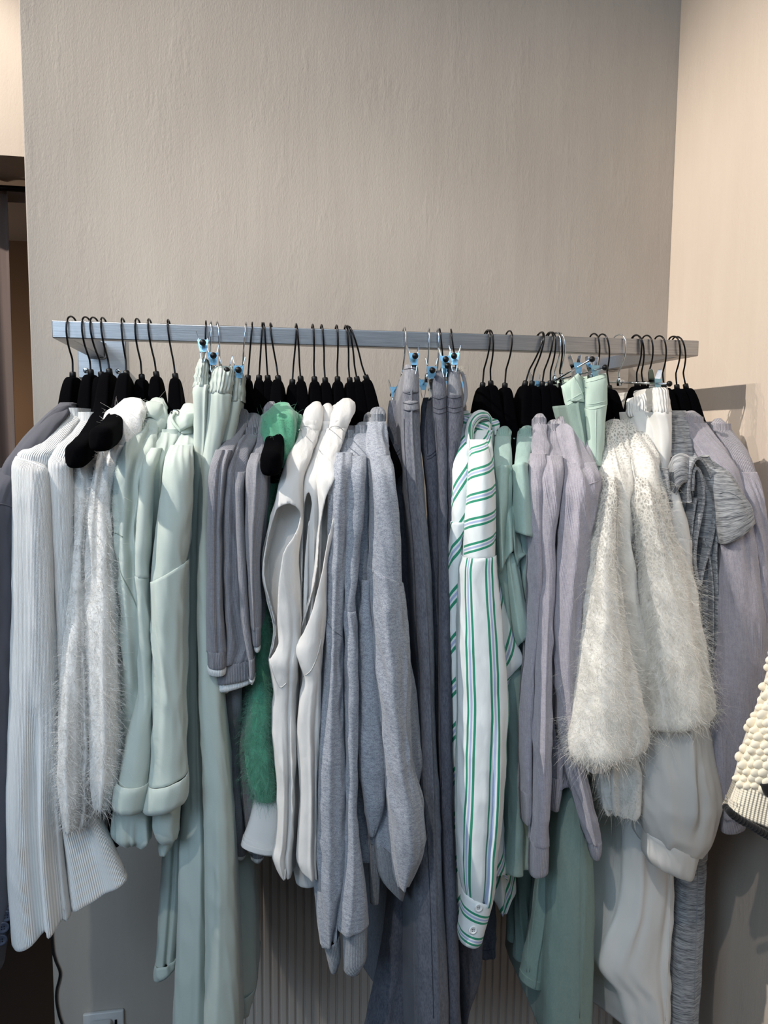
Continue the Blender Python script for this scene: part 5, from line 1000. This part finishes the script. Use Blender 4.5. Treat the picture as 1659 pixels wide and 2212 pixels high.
g, H = garment('wool_sweater', 1189, 'lilac grey wool sweater in the middle, sleeve reaching lowest with a ribbed cuff', 'sweater', 'lilac grey sweaters')
loft('collar', [(1182, 1208, 907, .06, .010), (1177, 1213, 917, .08, .016), (1176, 1212, 936, .09, .016)], LR, g, back=H, fold=.001, crease=0)
loft('body', [(1176, 1213, 932, .09, .016), (1173, 1216, 965, .13, .02), (1170, 1216, 1000, .17, .022), (1170, 1208, 1060, .18, .022), (1168, 1200, 1300, .17, .02), (1160, 1190, 1500, .16, .02), (1160, 1190, 1700, .15, .02)], LI, g, back=H, fold=.003, crease=.002)
s = loft('sleeve', [(1172, 1212, 985, .185, .012), (1168, 1212, 1015, .204, .024), (1166, 1207, 1060, .21, .028), (1166, 1193, 1150, .212, .028), (1162, 1189, 1260, .214, .028), (1156, 1186, 1360, .216, .03), (1150, 1183, 1470, .218, .032), (1148, 1183, 1560, .22, .032), (1150, 1180, 1660, .22, .03), (1149, 1178, 1740, .22, .028), (1146, 1181, 1818, .22, .026)], LI, g, fold=.004, crease=.002, ridges=[(.5, .35, .12, .008, .2, .9)])
loft('cuff', [(1146, 1182, 1814, .22, .027), (1144, 1182, 1850, .22, .026), (1144, 1888, 1181, 1876, .22, .025)], LR, g, fold=.001, crease=0)
g, H = garment('wool_sweater', 1212, 'lilac grey wool sweater against the mint jeans, sleeve trailing to a pointed cuff', 'sweater', 'lilac grey sweaters')
loft('collar', [(1210, 1244, 895, .06, .010), (1205, 1250, 903, .08, .018), (1204, 1252, 920, .09, .02)], LR, g, back=H, fold=.001, crease=0)
b = loft('body', [(1204, 1253, 916, .09, .02), (1207, 1262, 945, .125, .024), (1210, 1274, 980, .16, .026), (1213, 1286, 1020, .19, .028), (1212, 1288, 1070, .195, .026), (1205, 1270, 1200, .195, .026), (1190, 1256, 1320, .195, .026), (1186, 1246, 1450, .19, .026), (1186, 1240, 1560, .185, .026), (1182, 1232, 1690, .18, .026)], LI, g, back=H, fold=.004, crease=.003, ridges=[(.35, .3, .12, .010)])
s = loft('sleeve', [(1216, 1285, 1000, .19, .016), (1214, 1293, 1032, .21, .03), (1212, 1288, 1070, .216, .034), (1208, 1276, 1150, .22, .034), (1200, 1264, 1250, .222, .034), (1192, 1255, 1350, .222, .034), (1194, 1248, 1450, .222, .034), (1204, 1246, 1540, .222, .032), (1218, 1256, 1630, .222, .03), (1240, 1274, 1710, .222, .028), (1258, 1288, 1780, .222, .024), (1268, 1296, 1815, .222, .02)], LI, g, fold=.004, crease=.003, ridges=[(.3, .35, .1, .006)])
loft('cuff', [(1268, 1297, 1812, .222, .02), (1272, 1297, 1835, .222, .018), (1277, 1292, 1852, .222, .014)], LR, g, fold=.001, crease=0)
loft('second_cuff', [(1180, 1214, 1672, .186, .03), (1179, 1208, 1710, .186, .03), (1181, 1203, 1742, .186, .026)], LR, g, fold=.002, crease=0)
seam([s], [(1271, 1047), (1282, 1043), (1293, 1039)], s, LR, .001)

# --- mint jeans
MI, TE = M['mint'], M['teal']
g, H = garment('jeans', 1198, 'mint green jeans, pair with the slanted waistband beside the lilac sweaters', 'jeans', 'mint green jeans')
w = loft('waistband', [(1212, 834, 1248, 806, .10, .008), (1214, 842, 1252, 812, .105, .012), (1220, 870, 1260, 842, .11, .014), (1224, 880, 1264, 866, .115, .014)], MI, g, back=H + np.array([.05, 0, 0]), fold=.001, crease=.001)
bl = loft('belt_loop', [(1233, 820, 1250, 808, .118, .006), (1234, 866, 1262, 868, .128, .006)], MI, g, fold=.0005, crease=0)
l = loft('leg', [(1222, 876, 1264, 864, .115, .014), (1228, 1264, 900, .12, .016), (1240, 1264, 940, .13, .018), (1248, 1266, 1000, .14, .018), (1240, 1262, 1200, .13, .02), (1210, 1250, 1500, .11, .022), (1190, 1236, 1700, .11, .026), (1176, 1210, 1850, .11, .03), (1154, 1195, 1900, .11, .03), (1142, 1180, 2000, .11, .03), (1128, 1174, 2060, .11, .03), (1122, 2105, 1170, 2120, .11, .03)], TE, g, back=H, fold=.003, crease=.001, ridges=[(.45, .45, .05, .005)])
hm = loft('hem', [(1122, 2092, 1171, 2107, .112, .031), (1121, 2110, 1169, 2125, .112, .031)], TE, g, back=H, fold=.0005, crease=0)
fl = loft('far_leg', [(1118, 1150, 1860, .02, .02), (1112, 1142, 1960, .02, .022), (1109, 1134, 2064, .02, .022)], TE, g, back=at(1190, 860, -.04), fold=.002)
fl2 = loft('rear_leg', [(1098, 1122, 1830, -.02, .018), (1096, 1116, 1930, -.02, .018), (1094, 1112, 2026, -.02, .018)], TE, g, back=at(1170, 860, -.06), fold=.002)
seam_lines([w, l, bl], [[(1226, 866), (1238, 860), (1262, 846)], [(1226, 876), (1240, 868), (1263, 858)], [(1240, 812), (1252, 836), (1262, 862)]], g, MI)
seam_lines([l, hm], [[(1160, 1860), (1150, 1960), (1142, 2020), (1138, 2100)], [(1166, 1860), (1156, 1960), (1148, 2020), (1144, 2100)]], g, TE, .12)
g, H = garment('jeans', 1213, 'mint green jeans with the near folded waistband, beside the cream mohair knits', 'jeans', 'mint green jeans')
w = loft('waistband', [(1267, 819, 1308, 807, .125, .010), (1266, 824, 1309, 812, .128, .014), (1266, 850, 1309, 840, .132, .018), (1265, 882, 1309, 874, .134, .019)], MI, g, back=H + np.array([.02, 0, 0]), fold=.001, crease=.001)
l = loft('leg', [(1265, 879, 1308, 871, .133, .017), (1266, 1305, 890, .136, .017), (1267, 1303, 950, .145, .018), (1270, 1298, 1000, .15, .018), (1270, 1296, 1060, .15, .018), (1262, 1290, 1250, .15, .02), (1245, 1280, 1450, .15, .024), (1222, 1272, 1600, .152, .028), (1204, 1272, 1720, .155, .032), (1190, 1275, 1850, .158, .036), (1180, 1278, 2000, .158, .038), (1174, 1276, 2130, .158, .038), (1172, 1275, 2240, .158, .038)], TE, g, back=H, fold=.003, crease=.001, ridges=[(.8, .55, .03, .003, .55, 1)])
wm = loft('upper_leg', [(1266, 882, 1308, 874, .136, .0182), (1267, 1305, 915, .141, .0186), (1267, 1302, 955, .146, .0188), (1271, 1297, 1005, .152, .0188)], MI, g, back=H, fold=.001, crease=.001)
seam_lines([w, wm], [[(1266, 826), (1285, 822), (1308, 814)], [(1266, 872), (1285, 872), (1309, 866)], [(1265, 882), (1285, 883), (1309, 876)], [(1288, 885), (1287, 930), (1286, 1000)]], g, MI)
seam_lines([l], [[(1252, 1760), (1253, 1900), (1253, 2050), (1252, 2200)]], g, TE, .18)
tl = loft('turned_hem', [(1158, 1174, 2126, .10, .016), (1162, 1176, 2172, .10, .016)], TE, g, fold=.001)

# --- cream mohair knits on the right
g, H = garment('mohair_sweater', 1289, 'cream mohair sweater with the broad short sleeve hanging foremost', 'mohair sweater', 'cream mohair sweaters right')
b = loft('body', [(1306, 1338, 906, .07, .014), (1302, 1342, 920, .09, .022), (1301, 1346, 955, .12, .026), (1300, 1350, 1000, .16, .03), (1296, 1354, 1060, .19, .032), (1290, 1360, 1150, .2, .03), (1290, 1376, 1280, .2, .03), (1295, 1402, 1400, .2, .03), (1298, 1396, 1480, .195, .03), (1286, 1385, 1620, .19, .03), (1290, 1380, 1700, .19, .03), (1300, 1740, 1376, 1730, .19, .026)], M['mohair_lace'], g, back=H, fold=.007, crease=.004, kf=1.8, dome=.03, ridges=[(.5, .4, .12, -.012, .1, .7), (.75, .8, .10, .012, .2, .8)])
s = loft('sleeve', [(1298, 1338, 1030, .195, .014), (1288, 1334, 1080, .214, .028), (1278, 1332, 1140, .222, .034), (1267, 1332, 1200, .23, .04), (1260, 1340, 1290, .236, .046), (1250, 1352, 1390, .242, .052), (1238, 1372, 1480, .246, .056), (1229, 1388, 1555, .248, .058), (1225, 1596, 1390, 1590, .248, .058), (1228, 1622, 1385, 1606, .248, .056), (1240, 1638, 1375, 1616, .246, .048)], M['mohair_lace'], g, fold=.006, crease=.003, ridges=[(.7, .8, .08, -.012, 0, .6), (.35, .3, .2, .012)], hem=.05)
lip = loft('sleeve_lip', [(1236, 1626, 1378, 1612, .23, .04), (1250, 1648, 1330, 1634, .228, .036), (1268, 1664, 1300, 1656, .226, .024)], M['mohair'], g, fold=.004)
fuzz(s, 10000, .019, M['mohair'], g, seed=7); fuzz(b, 2200, .018, M['mohair'], g, seed=8)
hb = loft('hem_folds', [(1290, 1380, 1600, .19, .03), (1294, 1376, 1680, .19, .03), (1300, 1374, 1735, .19, .026), (1308, 1366, 1752, .19, .02)], M['mohair'], g, fold=.016, kf=3, vf=1, wav=.006)
fuzz(hb, 1800, .014, M['mohair'], g, seed=9)
g, H = garment('mohair_sweater', 1316, 'cream mohair sweater behind, its sleeve ending over the satin blouse sleeve', 'mohair sweater', 'cream mohair sweaters right')
b = loft('body', [(1336, 1372, 904, .06, .014), (1334, 1380, 918, .085, .022), (1338, 1398, 945, .115, .028), (1344, 1414, 975, .15, .03), (1350, 1422, 1020, .18, .032), (1356, 1430, 1080, .19, .03), (1366, 1440, 1160, .19, .028), (1372, 1470, 1300, .185, .028), (1380, 1500, 1450, .18, .028), (1380, 1500, 1540, .18, .028)], M['mohair_lace'], g, back=H, fold=.006, crease=.003, dome=.03, ridges=[(.2, .3, .1, -.01)])
s = loft('sleeve', [(1362, 1422, 1030, .186, .016), (1362, 1432, 1090, .208, .032), (1370, 1440, 1140, .215, .036), (1376, 1470, 1200, .22, .04), (1380, 1490, 1250, .224, .044), (1386, 1500, 1320, .228, .048), (1396, 1516, 1400, .232, .052), (1400, 1527, 1480, .234, .054), (1400, 1533, 1530, .234, .052), (1396, 1562, 1525, 1546, .234, .046), (1400, 1570, 1516, 1552, .233, .04)], M['mohair_lace'], g, fold=.006, crease=.003, ridges=[(.3, .45, .15, .012)], hem=.05)
fuzz(s, 9000, .019, M['mohair'], g, seed=10); fuzz(b, 1800, .018, M['mohair'], g, seed=11)

# --- white trousers
g, H = garment('trousers', 1337, 'white wide-leg trousers with a shirred elastic waist on a level clip bar', 'trousers')
WP = M['white_pant']
bw = loft('rear_waistband', [(1356, 862, 1406, 844, .07, .010), (1353, 870, 1408, 854, .075, .016), (1354, 882, 1410, 870, .08, .018), (1352, 888, 1410, 876, .08, .018), (1356, 900, 1412, 890, .085, .018)], M['white_shirr'], g, back=H + np.array([.06, .02, 0]), fold=.002, kf=4, vf=6, crease=.001)
w = loft('waistband', [(1411, 1440, 838, .125, .008), (1409, 1442, 844, .128, .015), (1411, 1442, 856, .13, .0145), (1409, 1444, 862, .132, .017), (1411, 1444, 876, .134, .0155), (1410, 1447, 884, .136, .018), (1412, 1446, 894, .136, .016)], M['white_shirr'], g, back=H + np.array([.05, 0, 0]), fold=.002, kf=3, vf=6, crease=.001)
l = loft('leg', [(1411, 1448, 891, .136, .017), (1414, 1448, 920, .14, .018), (1416, 1445, 970, .146, .02), (1418, 1442, 1030, .15, .02), (1420, 1440, 1100, .15, .02), (1410, 1440, 1300, .14, .022), (1370, 1446, 1600, .12, .028), (1342, 1452, 1750, .12, .03), (1336, 1455, 1880, .12, .032), (1324, 1453, 1960, .12, .034), (1300, 1450, 2020, .12, .034), (1284, 1446, 2075, .12, .034), (1330, 2140, 1442, 2150, .12, .034), (1352, 2215, 1440, 2240, .12, .034)], WP, g, back=H, fold=.005, crease=.001, kf=1.2, ridges=[(.25, .3, .06, .008, .5, .9), (.85, .8, .05, -.006, .3, 1)])
loft('hip', [(1368, 1414, 890, .09, .02), (1376, 1416, 930, .11, .022), (1388, 1418, 980, .12, .022), (1396, 1424, 1100, .12, .02), (1390, 1426, 1300, .11, .02)], WP, g, back=H, fold=.003)
seam([l], [(1448, 1880), (1446, 2000), (1441, 2120), (1437, 2205)], g, WP, .0009)
loft('rear_leg', [(1290, 1312, 1760, .03, .018), (1286, 1306, 1880, .03, .018), (1278, 1298, 2012, .03, .018)], WP, g, back=at(1310, 860, -.03), fold=.002)

# --- ivory satin blouse
g, H = garment('satin_blouse', 1389, 'ivory satin blouse with a full gathered sleeve and deep cuff below the cream mohair', 'blouse')
SA = M['satin']
b = loft('body', [(1404, 1440, 930, .07, .014), (1408, 1444, 960, .10, .02), (1414, 1452, 1010, .14, .022), (1424, 1460, 1070, .17, .022), (1432, 1470, 1130, .18, .022), (1430, 1476, 1300, .17, .02), (1420, 1480, 1550, .16, .022), (1400, 1480, 1780, .15, .022)], SA, g, back=H, fold=.003, crease=.001)
s = loft('sleeve', [(1424, 1452, 1030, .17, .014), (1430, 1464, 1080, .19, .026), (1436, 1478, 1130, .2, .03), (1438, 1156, 1484, 1168, .202, .032)], SA, g, fold=.002, crease=.001)
s2 = loft('lower_sleeve', [(1437, 1154, 1485, 1166, .202, .0335), (1434, 1490, 1220, .202, .036), (1420, 1500, 1330, .202, .038), (1408, 1510, 1450, .204, .042), (1396, 1520, 1550, .208, .046), (1387, 1534, 1640, .212, .05), (1384, 1546, 1700, .214, .052), (1384, 1549, 1730, .214, .052), (1386, 1544, 1765, .213, .05), (1392, 1790, 1530, 1815, .212, .045), (1396, 1804, 1510, 1846, .21, .038)], SA, g, fold=.006, crease=.002, kf=1.3, ridges=[(.55, .5, .05, .012, .5, .97), (.68, .6, .05, -.012, .5, .97), (.2, .25, .06, .006, .6, 1)])
c = loft('cuff', [(1393, 1792, 1505, 1845, .212, .039), (1392, 1815, 1500, 1862, .212, .040), (1391, 1838, 1493, 1882, .212, .040), (1402, 1860, 1487, 1893, .212, .036)], SA, g, fold=.002, crease=.001)
loft('far_sleeve', [(1374, 1398, 1690, .15, .018), (1366, 1400, 1750, .15, .02), (1366, 1402, 1785, .15, .02), (1378, 1806, 1404, 1820, .15, .018)], SA, g, fold=.003)

# --- grey melange jersey
ME = M['melange']
g, H = garment('jersey_cardigan', 1403, 'grey melange jersey cardigan with looped drape folds, against the white trousers', 'cardigan', 'grey melange jerseys')
loft('body', [(1452, 1478, 888, .06, .012), (1450, 1484, 905, .08, .018), (1450, 1490, 940, .11, .02), (1448, 1492, 980, .13, .022), (1452, 1494, 1040, .14, .022), (1462, 1500, 1150, .145, .02), (1480, 1515, 1300, .145, .02), (1500, 1530, 1450, .14, .02), (1490, 1528, 1700, .13, .022), (1470, 1522, 1850, .13, .024)], ME, g, back=H, fold=.003, crease=.002)
sheet('drape_fold', [[(1444, 1008, .19), (1452, 990, .2), (1470, 980, .2), (1490, 988, .19), (1503, 1012, .18)], [(1447, 1030, .2), (1456, 1010, .218), (1474, 1002, .222), (1492, 1012, .21), (1504, 1034, .19)], [(1452, 1060, .205), (1460, 1040, .22), (1478, 1030, .226), (1494, 1036, .215), (1504, 1050, .19)], [(1458, 1085, .2), (1464, 1060, .215), (1478, 1042, .222), (1492, 1042, .212), (1500, 1052, .19)]], ME, g, thick=.003)
sheet('drape_lining', [[(1462, 1075, .185), (1474, 1052, .18), (1490, 1046, .18), (1502, 1054, .185)], [(1466, 1092, .185), (1480, 1078, .175), (1494, 1072, .175), (1505, 1070, .18)], [(1472, 1112, .185), (1484, 1102, .178), (1496, 1094, .178), (1506, 1084, .18)]], ME, g, thick=.002)
def strap(name, pts, n, w, parent, th=.0022, mat=ME):
    P = smooth_path([at(x, y, n + dn) for x, y, dn in pts], 7); V = []; m = len(P)
    for i, p in enumerate(P):
        t = _n(P[min(i + 1, m - 1)] - P[max(i - 1, 0)]); sd = _n(np.cross(t, ND)); ww = w if not hasattr(w, '__len__') else np.interp(i / (m - 1), np.linspace(0, 1, len(w)), w)
        for dy, dx in ((0, -th), (0, th), (ww, th), (ww, -th)): V.append(p - ND * dy + sd * dx)
    Fc = [(i * 4 + k, i * 4 + (k + 1) % 4, (i + 1) * 4 + (k + 1) % 4, (i + 1) * 4 + k) for i in range(m - 1) for k in range(4)] + [(0, 1, 2, 3), tuple(range(4 * m - 4, 4 * m))[::-1]]
    UV = [(k * .02, i * .006) for i in range(m) for k in range(4)]
    o = link_mesh(name, V, Fc, mat, parent, UV); bv = o.modifiers.new('soft', 'BEVEL'); bv.width = .0012; bv.segments = 2; return o
strap('front_edge', [(1443, 1012, .02), (1447, 1060, .02), (1458, 1120, .015), (1472, 1170, .01), (1484, 1240, 0), (1490, 1310, 0), (1500, 1400, 0), (1508, 1470, 0)], .2, .04, g)
strap('inner_edge', [(1505, 1075, .01), (1497, 1130, .01), (1492, 1200, .01), (1490, 1300, .0)], .2, .03, g)
tr = loft('skirt', [(1488, 1526, 1600, .1, .02), (1470, 1524, 1800, .1, .026), (1458, 1520, 1950, .1, .028), (1446, 1512, 2100, .1, .03), (1436, 1502, 2240, .1, .03)], ME, g, back=at(1440, 860, 0), fold=.003, crease=.001)
seam([tr], [(1508, 1870), (1506, 1950), (1503, 2050), (1500, 2160)], g, ME, .001)
g, H = garment('jersey_tee', 1434, 'grey melange jersey top with a wide short sleeve over the lilac sleeve', 'jersey top', 'grey melange jerseys')
loft('body', [(1484, 1514, 920, .08, .014), (1486, 1526, 950, .11, .02), (1492, 1545, 985, .14, .024), (1500, 1568, 1030, .17, .026), (1505, 1575, 1090, .18, .024), (1508, 1560, 1200, .17, .022), (1515, 1548, 1400, .16, .02), (1518, 1544, 1600, .15, .02)], ME, g, back=H, fold=.003, crease=.002)
s = loft('sleeve', [(1508, 1548, 988, .165, .016), (1520, 1572, 1025, .19, .028), (1536, 1598, 1070, .205, .034), (1545, 1112, 1612, 1092, .21, .036), (1550, 1150, 1618, 1110, .212, .036), (1554, 1174, 1620, 1122, .212, .035)], ME, g, fold=.003, crease=.002)
seam([s], [(1553, 1066), (1570, 1062), (1590, 1070), (1603, 1080)], s, ME, .001)
strap('neck_edge', [(1492, 1085, .02), (1489, 1050, .025), (1494, 1010, .025), (1507, 990, .02), (1522, 1000, .015), (1538, 1035, .01), (1545, 1085, .01), (1543, 1140, .01), (1532, 1190, .01), (1520, 1230, .01), (1514, 1262, .012), (1508, 1250, .014), (1502, 1210, .016), (1506, 1160, .016), (1516, 1110, .016), (1521, 1070, .016), (1516, 1030, .018), (1507, 1012, .02), (1499, 1022, .02), (1497, 1060, .02)], .2, .035, g, th=.003)
strap('neck_fold', [(1530, 985, .0), (1545, 1015, .0), (1554, 1060, .0), (1552, 1130, .0), (1548, 1200, .0), (1551, 1290, .0), (1551, 1380, 0), (1545, 1460, 0)], .205, .03, g, th=.0025)
strap('neck_fold', [(1520, 1160, 0), (1532, 1200, .004), (1540, 1260, .004), (1542, 1340, .002), (1540, 1430, 0)], .2, .03, g, th=.002)

# --- lilac sweaters at the right end
g, H = garment('wool_sweater', 1462, 'lilac grey wool sweater at the right end, long sleeve below the melange top', 'sweater', 'lilac grey sweaters right')
loft('collar', [(1474, 1502, 888, .06, .012), (1470, 1512, 898, .08, .02), (1472, 1520, 920, .095, .022)], LR, g, back=H, fold=.001, crease=0)
loft('body', [(1474, 1521, 915, .095, .021), (1488, 1540, 945, .125, .024), (1508, 1566, 980, .155, .026), (1530, 1590, 1025, .185, .026), (1544, 1606, 1080, .195, .026), (1552, 1620, 1200, .19, .026), (1548, 1630, 1450, .18, .026), (1540, 1630, 1700, .17, .026)], LI, g, back=H, fold=.003, crease=.002)
s = loft('sleeve', [(1540, 1596, 1050, .19, .016), (1552, 1616, 1110, .2, .03), (1556, 1626, 1170, .2, .034), (1556, 1636, 1270, .202, .038), (1552, 1646, 1380, .205, .042), (1542, 1652, 1480, .208, .046), (1532, 1652, 1580, .21, .048), (1534, 1648, 1650, .21, .046), (1546, 1634, 1715, .21, .04), (1551, 1616, 1760, .21, .034)], LI, g, fold=.005, crease=.003)
loft('cuff', [(1550, 1735, 1620, 1742, .21, .034), (1555, 1765, 1612, 1762, .21, .03), (1557, 1795, 1604, 1780, .21, .026)], LR, g, fold=.001, crease=0)
g, H = garment('wool_sweater', 1481, 'lilac grey wool sweater last on the rail, ribbed yoke against the right wall', 'sweater', 'lilac grey sweaters right')
loft('collar', [(1538, 1558, 904, .08, .010), (1534, 1566, 912, .09, .014), (1540, 1580, 935, .105, .018)], LR, g, back=H, fold=.001, crease=0)
y_ = loft('yoke', [(1538, 1576, 928, .10, .017), (1554, 1600, 962, .13, .022), (1574, 1622, 1005, .16, .024), (1590, 1634, 1050, .18, .024)], LR, g, back=H, fold=.002, crease=.001)
loft('body', [(1588, 1633, 1045, .18, .024), (1600, 1640, 1110, .185, .024), (1610, 1650, 1250, .18, .024), (1612, 1655, 1500, .17, .024), (1612, 1655, 1740, .16, .024)], LI, g, back=H, fold=.003)
s = loft('sleeve', [(1588, 1630, 1020, .18, .014), (1602, 1644, 1080, .2, .026), (1614, 1654, 1150, .2, .03), (1622, 1668, 1260, .2, .034), (1626, 1684, 1400, .2, .036), (1626, 1694, 1600, .2, .038), (1620, 1690, 1740, .2, .036)], LI, g, fold=.004, crease=.003)

# --- crochet cardigan on the near side, cut by the frame
g = empty('crochet_cardigan', at(1760, 1500, .42), 'cream crochet cardigan with black scalloped edge, nearest at the right edge', 'cardigan')
hgt = loft('body', [(1690, 1940, 1350, .36, .04), (1668, 1930, 1440, .37, .045), (1650, 1930, 1510, .38, .05), (1630, 1925, 1565, .385, .05), (1612, 1920, 1620, .39, .052), (1592, 1690, 1920, 1700, .392, .054)], M['crochet'], g, fold=.003, crease=0, step=.004)
rib_ = loft('hem_rib', [(1592, 1688, 1920, 1735, .393, .055), (1580, 1716, 1920, 1780, .394, .057), (1566, 1745, 1920, 1845, .395, .058)], M['crochet_rib'], g, fold=.003, crease=0)
mb = MB(); rr = random.Random(5)
tree = bvh(hgt)
for j in range(22):
    for i in range(15):
        x = 1560 + i * 16.5 + (8.2 if j % 2 else 0) + rr.uniform(-3, 3); y = 1370 + j * 15.5 + rr.uniform(-3, 3) + (x - 1600) * .12
        dv = _n(RW @ _ray(x, y)); h_ = tree.ray_cast(Vector(CAM), Vector(dv))
        if h_[0] is not None: mb.ball(np.array(h_[0]), .0108 * rr.uniform(.8, 1.15), (rr.uniform(.9, 1.3), .5, rr.uniform(.65, .95)))
bb = mb.build('bobble_stitches', M['crochet'], g); bb['kind'] = 'stuff'
mb = MB()
px = smooth_path([(1566, 1747), (1580, 1762), (1600, 1776), (1622, 1788), (1642, 1800), (1662, 1812), (1690, 1826), (1730, 1848)], 9)
for i in range(0, len(px)):
    p = hit([rib_], px[i][0] + 1, px[i][1] - 4, .44, .001); mb.ball(p, .0062 * (1 + .25 * math.sin(i * 2.2)), (1, .9, 1))
mb.build('black_edging', M['black_wool'], g)
mb = MB(); P = [hit([hgt, rib_], x, y, .44, .004) for x, y in smooth_path([(1652, 1692), (1656, 1706), (1668, 1715), (1700, 1722)], 5)]; mb.tube(P, [.009] * len(P), 10); mb.build('black_button_loop', M['black_wool'], g)

# --- dark navy piece glimpsed below the white mohair
g = empty('dark_top', at(245, 1780, .02), 'dark navy cloth glimpsed between the white ribbed flare and the hoodie hem', 'dark cloth')
loft('cloth', [(226, 254, 1700, .02, .012), (228, 256, 1760, .02, .012), (236, 258, 1810, .02, .012), (250, 256, 1826, .02, .006)], M['navy'], g, back=at(262, 860, -.03), fold=.002)
